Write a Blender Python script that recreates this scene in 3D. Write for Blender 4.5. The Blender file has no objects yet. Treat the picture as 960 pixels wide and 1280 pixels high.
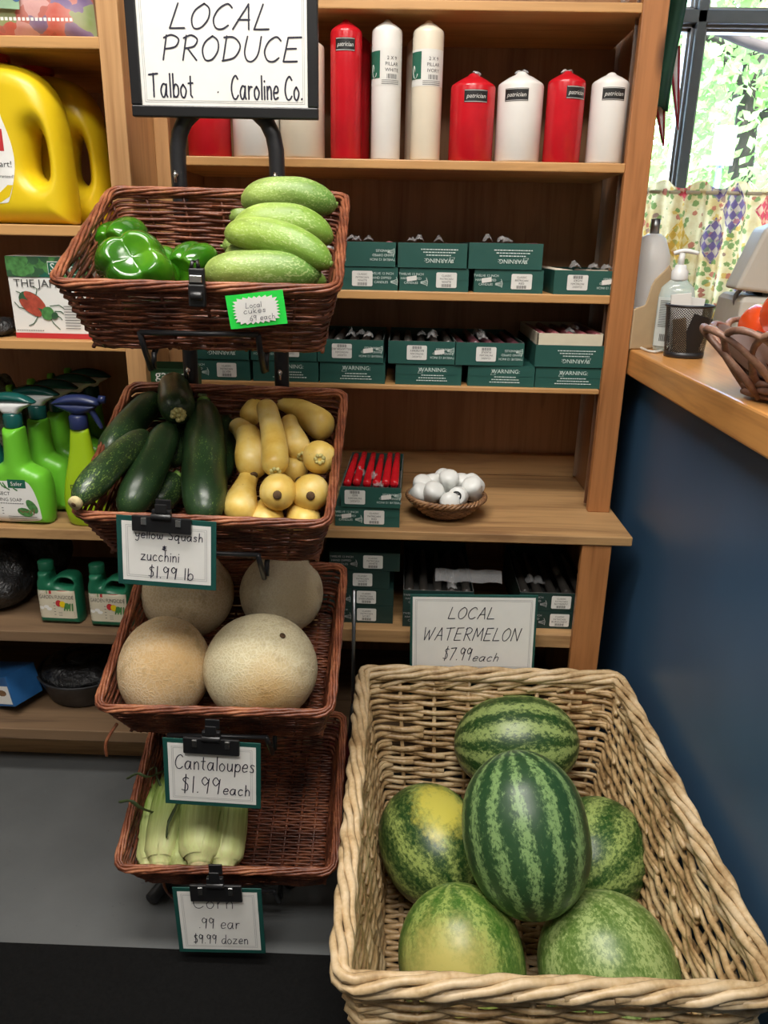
import bpy, bmesh, math, random
from mathutils import Vector as V, Matrix as MX, noise
random.seed(7)
sc = bpy.context.scene
col = sc.collection
R = math.radians

# ------------------------------------------------------------------ camera
CAM_H, FPX = 1.20, 980.0
PIT, ROL, YAW = R(19.0), R(1.15), R(-1.3)
fw = V((math.sin(YAW)*math.cos(PIT), math.cos(YAW)*math.cos(PIT), -math.sin(PIT)))
r0 = V((math.cos(YAW), -math.sin(YAW), 0)); u0 = r0.cross(fw)
cr = math.cos(ROL)*r0 + math.sin(ROL)*u0
cu = -math.sin(ROL)*r0 + math.cos(ROL)*u0
CC = V((0, 0, CAM_H))
cam = bpy.data.cameras.new('camera'); camo = bpy.data.objects.new('camera', cam); col.objects.link(camo)
camo.matrix_world = MX(((cr.x, cu.x, -fw.x, 0), (cr.y, cu.y, -fw.y, 0), (cr.z, cu.z, -fw.z, CAM_H), (0, 0, 0, 1)))
cam.sensor_fit = 'VERTICAL'; cam.sensor_height = 36.0; cam.lens = 36.0*FPX/1280.0
cam.clip_start = .02; cam.clip_end = 200
sc.camera = camo

# ------------------------------------------------------------------ world, lamps, exposure
w = bpy.data.worlds.new('sky'); sc.world = w; w.use_nodes = True
wn = w.node_tree; bg = wn.nodes['Background']
sky = wn.nodes.new('ShaderNodeTexSky'); sky.sky_type = 'NISHITA'; sky.sun_disc = False
sky.sun_elevation = R(52); sky.sun_rotation = R(160); sky.air_density = 1.2; sky.dust_density = 2.0
wn.links.new(sky.outputs[0], bg.inputs[0]); bg.inputs[1].default_value = 1.7
sun = bpy.data.lights.new('sun', 'SUN'); sun.energy = 8; sun.angle = R(.6); sun.color = (1, .97, .93)
so = bpy.data.objects.new('sun', sun); col.objects.link(so); so.rotation_euler = (R(38), 0, R(-22))
def area(name, loc, sx, sy, e, color=(1, .96, .9), rot=(0, 0, 0)):
    l = bpy.data.lights.new(name, 'AREA'); l.shape = 'RECTANGLE'; l.size = sx; l.size_y = sy; l.energy = e; l.color = color
    o = bpy.data.objects.new(name, l); col.objects.link(o); o.location = loc; o.rotation_euler = rot
    return o
area('ceiling_lamp', (-.28, .66, 2.66), 1.3, .3, 22, (1, .955, .89))
area('ceiling_lamp', (-.15, -.35, 2.66), 1.3, .5, 24, (1, .965, .91))
area('ceiling_lamp', (-2.0, -.2, 2.66), .5, 1.6, 4)
area('ceiling_lamp', (1.6, -.6, 2.66), .5, 1.6, 7)
sc.view_settings.view_transform = 'Standard'; sc.view_settings.look = 'None'
sc.view_settings.gamma = 1; sc.view_settings.use_curve_mapping = False
sc.view_settings.exposure = 0.88

# ------------------------------------------------------------------ helpers
def ray(x, y): return fw + cr*((x-480)/FPX) + cu*((640-y)/FPX)
def atY(x, y, Y): d = ray(x, y); return CC + d*(Y/d.y)
def atZ(x, y, Z): d = ray(x, y); return CC + d*((Z-CAM_H)/d.z)
def atX(x, y, X): d = ray(x, y); return CC + d*(X/d.x)
def lerp(a, b, t): return a+(b-a)*t
def frame(tl, tr, bl):
    x = (tr-tl).normalized(); y0 = (tl-bl); z = x.cross(y0).normalized(); y = z.cross(x)
    m = MX((x, y, z)).transposed().to_4x4(); m.translation = tl
    return m, (tr-tl).length, y0.dot(y)
def T(x, y, z): return MX.Translation((x, y, z))
def RX(a): return MX.Rotation(a, 4, 'X')
def RY(a): return MX.Rotation(a, 4, 'Y')
def RZ(a): return MX.Rotation(a, 4, 'Z')

class MB:
    def __init__(s): s.v = []; s.f = []; s.mi = []; s.sm = []; s.M = MX.Identity(4); s.uv = None
    def add(s, vs, fs, mat=0, smooth=False):
        b = len(s.v); M = s.M
        s.v.extend([M @ V(p) for p in vs])
        for f in fs: s.f.append([i+b for i in f]); s.mi.append(mat); s.sm.append(smooth)
        return s
    def box(s, x0, x1, y0, y1, z0, z1, mat=0):
        return s.add([(x0,y0,z0),(x1,y0,z0),(x1,y1,z0),(x0,y1,z0),(x0,y0,z1),(x1,y0,z1),(x1,y1,z1),(x0,y1,z1)],
              [(0,3,2,1),(4,5,6,7),(0,1,5,4),(1,2,6,5),(2,3,7,6),(3,0,4,7)], mat)
    def tube(s, pts, r, n=8, closed=False, mat=0, caps=True, flat=1.0):
        pts = [V(p) for p in pts]; N = len(pts)
        rs = r if isinstance(r, (list, tuple)) else [r]*N
        tang = []
        for i in range(N):
            a = pts[(i-1) % N] if (closed or i > 0) else pts[i]
            b = pts[(i+1) % N] if (closed or i < N-1) else pts[i]
            t = b-a; tang.append(t.normalized() if t.length > 1e-9 else V((0, 0, 1)))
        ref = V((0, 0, 1)) if abs(tang[0].z) < .9 else V((1, 0, 0))
        nx = tang[0].cross(ref).normalized(); vs = []
        cs = [(math.cos(2*math.pi*k/n), math.sin(2*math.pi*k/n)) for k in range(n)]
        for i in range(N):
            t = tang[i]; nx = nx - t*nx.dot(t)
            nx = nx.normalized() if nx.length > 1e-6 else t.orthogonal().normalized()
            ny = t.cross(nx); p = pts[i]; q = rs[i]
            for c, d in cs: vs.append(p + nx*(c*q) + ny*(d*q*flat))
        fs = []
        for i in range(N if closed else N-1):
            a = i*n; b = ((i+1) % N)*n
            for k in range(n):
                k2 = (k+1) % n; fs.append((a+k, a+k2, b+k2, b+k))
        if caps and not closed:
            fs.append(tuple(range(n))[::-1]); fs.append(tuple((N-1)*n+k for k in range(n)))
        return s.add(vs, fs, mat, True)
    def loft(s, rings, mat=0, smooth=True, cap0=True, cap1=True, closed=True):
        n = len(rings[0]); vs = [p for r in rings for p in r]; fs = []
        for i in range(len(rings)-1):
            for k in range(n if closed else n-1):
                k2 = (k+1) % n; fs.append((i*n+k, i*n+k2, (i+1)*n+k2, (i+1)*n+k))
        if cap0: fs.append(tuple(range(n))[::-1])
        if cap1: fs.append(tuple((len(rings)-1)*n+k for k in range(n)))
        return s.add(vs, fs, mat, smooth)
    def lathe(s, prof, n=24, mat=0, c=(0, 0, 0), smooth=True, sx=1, sy=1, pw=2.0):
        rings = []
        for r, z in prof:
            rg = []
            for k in range(n):
                a = 2*math.pi*k/n; ca, sa = math.cos(a), math.sin(a)
                if pw != 2.0:
                    q = (abs(ca)**pw+abs(sa)**pw)**(-1/pw); ca *= q; sa *= q
                rg.append((c[0]+r*ca*sx, c[1]+r*sa*sy, c[2]+z))
            rings.append(rg)
        return s.loft(rings, mat, smooth)
    def grid(s, fn, nu, nv, mat=0, smooth=True):
        vs = [fn(i/nu, j/nv) for j in range(nv+1) for i in range(nu+1)]
        fs = [(j*(nu+1)+i, j*(nu+1)+i+1, (j+1)*(nu+1)+i+1, (j+1)*(nu+1)+i) for j in range(nv) for i in range(nu)]
        return s.add(vs, fs, mat, smooth)
    def quad(s, x0, x1, y0, y1, z=0, mat=0): return s.add([(x0,y0,z),(x1,y0,z),(x1,y1,z),(x0,y1,z)], [(0,1,2,3)], mat)
    def ball(s, c, r, mat=0, n=12, m=8, sz=1.0):
        return s.lathe([(max(r*math.sin(math.pi*j/m), 1e-5), -r*sz*math.cos(math.pi*j/m)) for j in range(m+1)], n, mat, c)
    def ribbon(s, pts, wd, mat=0, z=0):
        # flat marker stroke on the local xy plane
        n = len(pts); L = []; Rr = []
        for i in range(n):
            a = pts[max(i-1, 0)]; b = pts[min(i+1, n-1)]
            dx, dy = b[0]-a[0], b[1]-a[1]; q = math.hypot(dx, dy) or 1e-6
            nx, ny = -dy/q*wd/2, dx/q*wd/2
            L.append((pts[i][0]+nx, pts[i][1]+ny, z)); Rr.append((pts[i][0]-nx, pts[i][1]-ny, z))
        s.add(L+Rr, [(i, n+i, n+i+1, i+1) for i in range(n-1)], mat)
        for e in (pts[0], pts[-1]):
            s.add([(e[0]+wd/2*math.cos(k*math.pi/4), e[1]+wd/2*math.sin(k*math.pi/4), z+.00002) for k in range(8)], [tuple(range(8))], mat)
        return s
    def build(s, name, mats, parent=None, M=None, bevel=0, seg=2, sub=0, uv=None):
        me = bpy.data.meshes.new(name)
        me.from_pydata([tuple(p) for p in s.v], [], s.f)
        for m in (mats if isinstance(mats, (list, tuple)) else [mats]): me.materials.append(m)
        me.polygons.foreach_set('material_index', s.mi); me.polygons.foreach_set('use_smooth', s.sm)
        if uv:
            l = me.uv_layers.new(name='uv')
            for lp in me.loops: l.data[lp.index].uv = uv[lp.vertex_index]
        me.update()
        o = bpy.data.objects.new(name, me); col.objects.link(o)
        if parent: o.parent = parent
        if M is not None: o.matrix_local = M
        if bevel:
            b = o.modifiers.new('bevel', 'BEVEL'); b.width = bevel; b.segments = seg; b.limit_method = 'ANGLE'; b.angle_limit = R(40)
        if sub:
            b = o.modifiers.new('sub', 'SUBSURF'); b.levels = sub; b.render_levels = sub
        return o
def tag(o, label, cat, group=None):
    o['label'] = label; o['category'] = cat
    if group: o['group'] = group
    return o
def thing(name, label, cat, M=None, group=None):
    o = bpy.data.objects.new(name, None); col.objects.link(o); o.empty_display_size = .05
    if M is not None: o.matrix_world = M
    return tag(o, label, cat, group)
def structure(o): o['kind'] = 'structure'; return o
def dup(root, M, label=None, group=None, keep=None):
    # a copy of a thing with copies of its parts and sub-parts
    def rec(o, par):
        c = o.copy(); col.objects.link(c)
        if par:
            c.parent = par; c.matrix_parent_inverse = o.matrix_parent_inverse
        for ch in list(o.children): rec(ch, c)
        return c
    c = rec(root, None); c.matrix_world = M
    if label: c['label'] = label
    if group: c['group'] = group
    return c

# lettering: printed letters from the built-in font, handwriting from pen strokes
_tx = {}
def glyphs(body):
    if body not in _tx:
        cuv = bpy.data.curves.new('t', 'FONT'); cuv.body = body; cuv.size = 1; cuv.resolution_u = 2; cuv.align_x = 'CENTER'
        o = bpy.data.objects.new('t', cuv); col.objects.link(o)
        dg = bpy.context.evaluated_depsgraph_get(); dg.update()
        me = bpy.data.meshes.new_from_object(o.evaluated_get(dg))
        vs = [v.co.copy() for v in me.vertices]; fs = [tuple(p.vertices) for p in me.polygons]
        bpy.data.objects.remove(o); bpy.data.curves.remove(cuv); bpy.data.meshes.remove(me)
        x0 = min(v.x for v in vs); x1 = max(v.x for v in vs)
        _tx[body] = (vs, fs, x0, x1)
    return _tx[body]
def text(mb, body, x, y, size, mat, z=.0004, flip=False, width=None, align='c', warp=None, shear=0):
    vs, fs, x0, x1 = glyphs(body); sx = size
    if width: sx = width/(x1-x0)
    ox = x-(x0+x1)/2*sx if align == 'c' else (x-x0*sx if align == 'l' else x-x1*sx)
    out = []
    for p in vs:
        a, b = ox+(p.x+shear*p.y)*sx, y+p.y*size
        if flip: a, b = 2*x-a, 2*y+size*.7-b
        out.append(warp(a, b) if warp else (a, b, z))
    mb.add(out, fs, mat)
G = {
'L':'l .12,1 0,0 .55,.02','O':'s .35,1 .08,.75 0,.4 .15,.03 .42,.05 .62,.4 .58,.8 .35,1','C':'s .6,.85 .4,1 .12,.8 0,.4 .15,.05 .4,0 .6,.15',
'A':'l 0,0 .38,1 .6,0;l .12,.38 .55,.38','P':'l .05,0 .1,1;s 0,.9 .3,1.02 .6,.85 .5,.55 .1,.45','R':'l .05,0 .1,1;s 0,.9 .3,1.02 .55,.85 .45,.58 .1,.48;l .2,.48 .6,0',
'D':'l .05,0 .1,1;s 0,.95 .4,.95 .68,.6 .5,.15 .02,0','U':'s .05,1 0,.4 .12,.05 .35,0 .55,.3 .6,1','E':'l .6,1 .08,.98 0,0 .55,.02;l .05,.52 .45,.54',
'T':'l 0,.95 .7,1;l .35,1 .32,0','W':'l 0,1 .15,0 .4,.8 .55,0 .85,1','M':'l 0,0 .12,1 .38,.3 .68,1 .78,0','N':'l 0,0 .08,1 .55,0 .65,1',
'S':'s .5,.9 .3,1 .08,.78 .42,.42 .38,.05 .02,.08',
'a':'s .45,.5 .2,.56 0,.3 .1,.02 .3,.05 .45,.45;l .46,.55 .44,.1 .52,0','l':'l .05,1 .05,0','b':'l .05,1 .04,0;s .05,.3 .2,.55 .42,.45 .42,.12 .2,0 .05,.1',
'o':'s .22,.55 .02,.35 .08,.05 .3,0 .45,.3 .22,.55','t':'l .18,.9 .16,.1 .28,0;l 0,.6 .35,.62','r':'l .05,.55 .05,0;s .05,.3 .18,.52 .35,.52',
'i':'l .05,.55 .05,0;l .05,.76 .06,.79','n':'l .03,.55 .05,0;s .05,.35 .22,.56 .38,.42 .4,0','e':'s .03,.28 .4,.32 .38,.52 .2,.56 .02,.3 .12,.02 .42,.08',
'c':'s .4,.48 .2,.56 .02,.28 .15,0 .42,.08','u':'s .03,.55 .04,.15 .2,0 .38,.2 .4,.55;l .4,.55 .42,0','k':'l .05,.9 .05,0;l .35,.55 .06,.25 .4,0',
's':'s .36,.48 .18,.56 .06,.42 .3,.22 .25,.02 .02,.06','h':'l .05,1 .05,0;s .05,.3 .2,.56 .38,.42 .4,0','y':'s .03,.55 .06,.25 .2,.15 .38,.3;s .42,.55 .38,0 .25,-.35 .02,-.25',
'w':'s 0,.55 .08,.05 .25,.1 .3,.45 .36,.08 .52,.05 .6,.55','q':'s .45,.5 .2,.56 0,.3 .1,.02 .3,.05 .45,.45;l .46,.55 .42,-.38 .54,-.28','z':'l .02,.55 .42,.55 0,0 .45,.02',
'p':'l .05,.55 .03,-.38;s .05,.3 .2,.55 .42,.45 .42,.12 .2,0 .05,.1','d':'s .45,.5 .2,.56 0,.3 .1,.02 .3,.05 .45,.45;l .46,1 .45,0',
'$':'s .42,.85 .25,.92 .1,.75 .38,.45 .34,.12 .04,.15;l .26,1.1 .22,-.05','1':'l .1,1 .08,0','9':'s .42,.75 .2,1 .02,.75 .2,.5 .42,.75;l .44,.92 .35,0','7':'l 0,.95 .5,1 .15,0',
'6':'s .4,.95 .08,.5 .05,.12 .25,0 .42,.2 .3,.45 .08,.35','.':'l .05,.02 .07,.05','-':'l .1,.25 .13,.27','&':'s .2,.5 .05,.42 .2,.3 .03,.15 .22,.05;l .12,.6 .12,-.02'}
def cat(p, per=5):
    out = []
    n = len(p)
    for i in range(n-1):
        a, b, c, d = p[max(i-1, 0)], p[i], p[i+1], p[min(i+2, n-1)]
        for k in range(per):
            t = k/per
            out.append(tuple(.5*((2*b[j])+(-a[j]+c[j])*t+(2*a[j]-5*b[j]+4*c[j]-d[j])*t*t+(-a[j]+3*b[j]-3*c[j]+d[j])*t**3) for j in range(len(b))))
    out.append(tuple(p[-1])); return out
def pen(mb, body, x0, x1, y, h, wd, mat, shear=.12, z=.0005, rise=0):
    strokes = []; cx = 0
    for ch in body:
        if ch == ' ': cx += .45; continue
        mx = 0
        for st in G[ch].split(';'):
            k, *ps = st.split(); pts = [tuple(map(float, q.split(','))) for q in ps]
            mx = max(mx, max(q[0] for q in pts))
            if k == 's': pts = cat(pts)
            strokes.append((k, [(cx+a, b) for a, b in pts]))
        cx += mx+.2
    cx -= .2; sx = (x1-x0)/cx
    for i, (k, st) in enumerate(strokes):
        p = [(x0+a*sx+shear*b*h, y+b*h+rise*a/cx) for a, b in st]
        if k == 's': mb.ribbon(p, wd, mat, z+.00003*(i % 4))
        else:
            for q in range(len(p)-1): mb.ribbon(p[q:q+2], wd, mat, z+.00003*(i % 4)+.00002*(q % 2))
# ------------------------------------------------------------------ materials
def mk(name, c=(.5, .5, .5), rough=.5, metal=0, spec=.5):
    m = bpy.data.materials.new(name); m.use_nodes = True; nt = m.node_tree; b = nt.nodes['Principled BSDF']
    b.inputs['Base Color'].default_value = (*c, 1); b.inputs['Roughness'].default_value = rough
    b.inputs['Metallic'].default_value = metal; b.inputs['Specular IOR Level'].default_value = spec
    return m, nt, b
def nd(nt, t, props=None, **kw):
    n = nt.nodes.new('ShaderNode'+t)
    for k, v in (props or {}).items(): setattr(n, k, v)
    for k, v in kw.items():
        i = n.inputs[k.replace('_', ' ')] if not k.startswith('i') or not k[1:].isdigit() else n.inputs[int(k[1:])]
        if hasattr(v, 'is_output') or isinstance(v, bpy.types.NodeSocket): nt.links.new(v, i)
        else: i.default_value = v
    return n
def coords(nt, scale=(1, 1, 1), src='Object', rot=(0, 0, 0), loc=(0, 0, 0)):
    tc = nt.nodes.new('ShaderNodeTexCoord')
    mp = nd(nt, 'Mapping', None, i0=tc.outputs[src]); mp.inputs['Scale'].default_value = scale
    mp.inputs['Rotation'].default_value = rot; mp.inputs['Location'].default_value = loc
    return mp.outputs[0]
def noi(nt, vec, scale, detail=3, rough=.5, dist=0):
    return nd(nt, 'TexNoise', None, Vector=vec, Scale=scale, Detail=detail, Roughness=rough, Distortion=dist).outputs[0]
def ramp(nt, fac, stops, interp='LINEAR'):
    n = nd(nt, 'ValToRGB', None, i0=fac); cr_ = n.color_ramp; cr_.interpolation = interp
    while len(cr_.elements) < len(stops): cr_.elements.new(.5)
    for e, (p, c) in zip(cr_.elements, stops):
        e.position = p; e.color = (*c, 1) if len(c) == 3 else c
    return n.outputs[0]
def mixc(nt, fac, a, b, mode='MIX'):
    n = nt.nodes.new('ShaderNodeMix'); n.data_type = 'RGBA'; n.blend_type = mode
    for i, v in ((0, fac), (6, a), (7, b)):
        if isinstance(v, bpy.types.NodeSocket): nt.links.new(v, n.inputs[i])
        else: n.inputs[i].default_value = v if i == 0 else (*v, 1)
    return n.outputs[2]
def mth(nt, op, a, b=None, c=None):
    n = nt.nodes.new('ShaderNodeMath'); n.operation = op
    for i, v in enumerate((a, b, c)):
        if v is None: continue
        if isinstance(v, bpy.types.NodeSocket): nt.links.new(v, n.inputs[i])
        else: n.inputs[i].default_value = v
    return n.outputs[0]
def bump(nt, b, h, strength=.3, dist=.002):
    n = nd(nt, 'Bump', None, Height=h, Strength=strength, Distance=dist); nt.links.new(n.outputs[0], b.inputs['Normal'])
def setc(nt, b, c): nt.links.new(c, b.inputs['Base Color'])
def plain(name, c, rough=.5, metal=0, spec=.5, var=.12, sc_=30, bmp=0):
    m, nt, b = mk(name, c, rough, metal, spec); v = coords(nt)
    n = noi(nt, v, sc_, 3)
    d = tuple(x*(1-var) for x in c); l = tuple(min(1, x*(1+var)) for x in c)
    setc(nt, b, ramp(nt, n, [(.3, d), (.7, l)]))
    if bmp: bump(nt, b, n, bmp)
    return m
def wood(name, dark, light, axis, rough=.45, fine=70, knots=True):
    m, nt, b = mk(name, light, rough)
    s = [9, 9, 9]; s['xyz'.index(axis)] = .9
    v = coords(nt, s)
    n1 = noi(nt, v, 2.2, 4, .6, 1.2)
    s2 = [fine]*3; s2['xyz'.index(axis)] = 2.5
    n2 = noi(nt, coords(nt, s2), 1.5, 3, .6)
    f = mth(nt, 'ADD', mth(nt, 'MULTIPLY', n1, .65), mth(nt, 'MULTIPLY', n2, .35))
    c = ramp(nt, f, [(.33, dark), (.52, light), (.68, tuple(x*1.12 for x in light))])
    if knots:
        sk = [6, 6, 6]; sk['xyz'.index(axis)] = 2.2
        vo = nd(nt, 'TexVoronoi', None, Vector=coords(nt, sk), Scale=1.0).outputs['Distance']
        k = ramp(nt, vo, [(.03, (1, 1, 1)), (.11, (0, 0, 0))])
        c = mixc(nt, k, c, tuple(x*.35 for x in dark))
    setc(nt, b, c); bump(nt, b, n2, .15, .0008)
    return m
W = {}
W['pine_x'] = wood('pine_shelf', (.35, .17, .056), (.55, .30, .112), 'x')
W['pine_z'] = wood('pine_post', (.38, .19, .072), (.55, .305, .13), 'z')
W['stile_z'] = wood('stained_stile', (.27, .105, .032), (.40, .165, .055), 'z')
W['panel_z'] = wood('stained_panel', (.22, .100, .038), (.33, .165, .068), 'z', .5)
W['worn_x'] = wood('worn_board', (.23, .12, .05), (.43, .25, .105), 'x', .6)
W['gloom_x'] = wood('shaded_board', (.095, .055, .030), (.19, .115, .06), 'x', .7)  # worn board darkened in its colour to stand for shade on the low shelves
W['oak_y'] = wood('oak_worktop', (.42, .185, .055), (.60, .285, .085), 'y', .28, 90, False)
M_ = {}
M_['white_wall'] = plain('wall_paint', (.34, .325, .30), .8, var=.03)
M_['ceil'] = plain('ceiling_tile', (.7, .7, .68), .9, var=.03)
M_['navy'] = plain('blue_paint', (.040, .098, .185), .42, var=.1, sc_=4)
M_['blackpl'] = plain('black_plastic', (.012, .012, .013), .32, var=.1)
M_['blackmetal'] = plain('black_powder_coat', (.014, .014, .016), .38, .0, .5, sc_=200, bmp=.05)
M_['steel'] = plain('bright_steel', (.75, .75, .74), .22, 1, var=.05)
M_['dullsteel'] = plain('grey_steel', (.3, .31, .32), .35, 1, var=.1)
M_['paper'] = plain('white_paper', (.80, .79, .75), .55, var=.02)
M_['ink'] = plain('black_marker', (.012, .012, .03), .5, var=.05)
M_['line'] = plain('grey_print', (.42, .42, .41), .6, var=.02)
M_['cardgreen'] = plain('dark_teal_card', (.012, .075, .062), .4, var=.08)
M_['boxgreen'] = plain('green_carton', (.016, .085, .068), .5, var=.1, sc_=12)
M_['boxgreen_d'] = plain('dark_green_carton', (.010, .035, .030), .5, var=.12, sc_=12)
M_['boxin'] = plain('grey_carton_inside', (.10, .10, .095), .8, var=.1)
M_['cream'] = plain('cream_carton', (.62, .56, .42), .7, var=.05)
M_['mint'] = plain('pale_print', (.62, .72, .67), .6, var=.02)
M_['sticker'] = plain('white_sticker', (.72, .71, .67), .5, var=.03)
M_['stickd'] = plain('sticker_print', (.06, .06, .06), .6, var=.02)
M_['red_wax'] = plain('red_wax', (.52, .010, .018), .22, var=.08, sc_=25)
M_['white_wax'] = plain('white_wax', (.78, .76, .72), .25, var=.02)
M_['ivory_wax'] = plain('ivory_wax', (.76, .68, .54), .25, var=.02)
M_['plum_wax'] = plain('plum_wax', (.10, .035, .045), .3, var=.1)
M_['rose_wax'] = plain('rose_wax', (.22, .06, .07), .3, var=.1)
M_['charcoal_wax'] = plain('charcoal_wax', (.05, .045, .04), .3, var=.1)
M_['tan_wax'] = plain('tan_wax', (.42, .31, .17), .3, var=.1)
M_['label_black'] = plain('black_label', (.012, .012, .012), .4, var=.05)
M_['label_green'] = plain('green_label', (.015, .12, .075), .45, var=.05)
M_['yellow_pl'] = plain('yellow_plastic', (.74, .53, .012), .32, var=.04, sc_=6)
M_['red_pl'] = plain('red_plastic', (.45, .03, .02), .4, var=.08)
M_['lime_pl'] = plain('lime_plastic', (.16, .55, .035), .32, var=.05, sc_=8)
M_['yelgreen_pl'] = plain('yellow_green_plastic', (.36, .56, .012), .34, var=.05, sc_=8)
M_['teal_pl'] = plain('teal_plastic', (.008, .085, .075), .25, var=.08)
M_['navy_pl'] = plain('navy_plastic', (.018, .028, .095), .35, var=.08)
M_['white_pl'] = plain('white_plastic', (.72, .73, .72), .35, var=.02)
M_['grey_pl'] = plain('grey_beige_plastic', (.46, .44, .39), .45, var=.03)
M_['green_jug'] = plain('deep_green_plastic', (.012, .13, .065), .38, var=.08)
M_['cardboard'] = plain('brown_cardboard', (.42, .30, .17), .75, var=.06)
M_['redprint'] = plain('red_print', (.5, .03, .035), .5, var=.04)
M_['leafprint'] = plain('leaf_print', (.07, .22, .06), .5, var=.35, sc_=120)
M_['brownprint'] = plain('brown_print', (.20, .11, .05), .5, var=.3, sc_=150)
M_['neon'] = plain('neon_green_card', (.02, .72, .07), .5, var=.03)
M_['frame_grey'] = plain('grey_window_paint', (.12, .155, .18), .4, var=.06)
M_['dark_rubber'] = plain('dark_rubber', (.0035, .0035, .0035), .95, 0, .2, var=.35, sc_=180, bmp=.3)
M_['garnet'] = plain('dark_red_paint', (.09, .008, .010), .4, var=.15)
M_['tissue'] = plain('pink_tissue', (.84, .68, .67), .8, var=.06, sc_=60, bmp=.3)
M_['wire_white'] = plain('white_cable', (.6, .58, .52), .5)

def clear(name, tint, rough, alpha):
    m, nt, b = mk(name, tint, rough); b.inputs['Alpha'].default_value = alpha; b.inputs['Specular IOR Level'].default_value = .8
    n = noi(nt, coords(nt), 45, 4, .6); bump(nt, b, n, .8, .004)
    return m
M_['film'] = clear('clear_film', (.8, .8, .8), .12, .28)
def glass(name, tint=(1, 1, 1)):
    m = bpy.data.materials.new(name); m.use_nodes = True; nt = m.node_tree; nt.nodes.remove(nt.nodes['Principled BSDF'])
    t = nd(nt, 'BsdfTransparent', None, Color=(*tint, 1)); g = nd(nt, 'BsdfGlossy', None, Roughness=.02)
    fr = nd(nt, 'Fresnel', None, IOR=1.35); mx = nd(nt, 'MixShader', None, i0=fr.outputs[0], i1=t.outputs[0], i2=g.outputs[0])
    nt.links.new(mx.outputs[0], nt.nodes['Material Output'].inputs[0]); return m
M_['glass'] = glass('window_glass', (.97, .99, 1))
def concrete():
    m, nt, b = mk('painted_concrete', (.1, .1, .1), .55); v = coords(nt)
    n = noi(nt, v, 3, 5, .6); c = ramp(nt, n, [(.3, (.085, .09, .09)), (.7, (.125, .13, .13))])
    sp = noi(nt, coords(nt, (1, 1.6, 1)), 34, 4, .7)
    c = mixc(nt, ramp(nt, sp, [(.28, (1, 1, 1)), (.34, (0, 0, 0))]), c, (.045, .045, .045))
    setc(nt, b, c); bump(nt, b, sp, .12, .002); return m
M_['concrete'] = concrete()
def wick(name, dark, mid, light, axis_var=24, rough=.42):
    m, nt, b = mk(name, mid, rough)
    n = noi(nt, coords(nt), axis_var, 3, .6); n2 = noi(nt, coords(nt), axis_var*11, 2, .5)
    f = mth(nt, 'ADD', mth(nt, 'MULTIPLY', n, .75), mth(nt, 'MULTIPLY', n2, .25))
    setc(nt, b, ramp(nt, f, [(.36, dark), (.5, mid), (.64, light)])); bump(nt, b, n2, .25, .0006); return m
M_['wicker_red'] = wick('stained_wicker', (.062, .016, .008), (.150, .041, .018), (.30, .098, .042))
M_['wicker_red_l'] = wick('stained_wicker_rim', (.11, .029, .013), (.225, .066, .028), (.38, .145, .065))
M_['willow'] = wick('natural_willow', (.27, .16, .066), (.48, .32, .155), (.63, .475, .27), 16)
M_['willow_l'] = wick('natural_willow_rim', (.34, .215, .10), (.55, .395, .215), (.68, .53, .34), 14)
M_['rattan'] = wick('brown_rattan', (.12, .055, .025), (.24, .12, .055), (.38, .21, .10), 30)
M_['vine'] = wick('brown_vine', (.13, .065, .045), (.24, .125, .085), (.36, .21, .14), 20)

def angle_node(nt):
    tc = nt.nodes.new('ShaderNodeTexCoord'); s = nd(nt, 'SeparateXYZ', None, i0=tc.outputs['Object'])
    return tc.outputs['Object'], s.outputs[0], s.outputs[1], s.outputs[2], mth(nt, 'ARCTAN2', s.outputs[1], s.outputs[0])
def melon_mat(name, seed, dark, light, spot=None, sharp=.12, nstripe=10, mott=.5, dkb=0.0):
    m, nt, b = mk(name, dark, .36)
    o, x, y, z, a = angle_node(nt)
    off = nd(nt, 'VectorMath', {'operation': 'ADD'}, i0=o); off.inputs[1].default_value = (seed*3.1, seed*1.7, seed)
    st = nd(nt, 'VectorMath', {'operation': 'MULTIPLY'}, i0=off.outputs[0]); st.inputs[1].default_value = (1, 1, .6)
    wob = mth(nt, 'ADD', mth(nt, 'SUBTRACT', noi(nt, st.outputs[0], 15, 4, .6), .5), mth(nt, 'MULTIPLY', mth(nt, 'SUBTRACT', noi(nt, off.outputs[0], 95, 5, .7), .5), .9))
    fine = noi(nt, st.outputs[0], 170, 6, .75)
    wv = mth(nt, 'SINE', mth(nt, 'ADD', mth(nt, 'MULTIPLY', a, nstripe), mth(nt, 'MULTIPLY', wob, 5.0)))
    f = mth(nt, 'ADD', mth(nt, 'ADD', mth(nt, 'MULTIPLY', wv, .36), .5-dkb), mth(nt, 'MULTIPLY', mth(nt, 'SUBTRACT', fine, .5), mott*6.0))
    mid = tuple(lerp(p, q, .4) for p, q in zip(dark, light))
    c = ramp(nt, f, [(.5-sharp*2, dark), (.5+sharp, mid), (.5+sharp*2.6, light)])
    if spot:
        d, sc_, r1, r2 = spot
        dp = nd(nt, 'VectorMath', {'operation': 'DOT_PRODUCT'}, i0=nd(nt, 'VectorMath', {'operation': 'NORMALIZE'}, i0=o).outputs[0]); dp.inputs[1].default_value = V(d).normalized()
        dd = mth(nt, 'ADD', dp.outputs['Value'], mth(nt, 'MULTIPLY', wob, .5))
        mr = nd(nt, 'MapRange', None, i0=dd); mr.inputs[1].default_value = r1; mr.inputs[2].default_value = r2
        c = mixc(nt, mr.outputs[0], c, sc_)
    setc(nt, b, c); bump(nt, b, fine, .06, .002)
    nt.links.new(mth(nt, 'ADD', mth(nt, 'MULTIPLY', fine, .2), .26), b.inputs['Roughness'])
    return m
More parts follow.
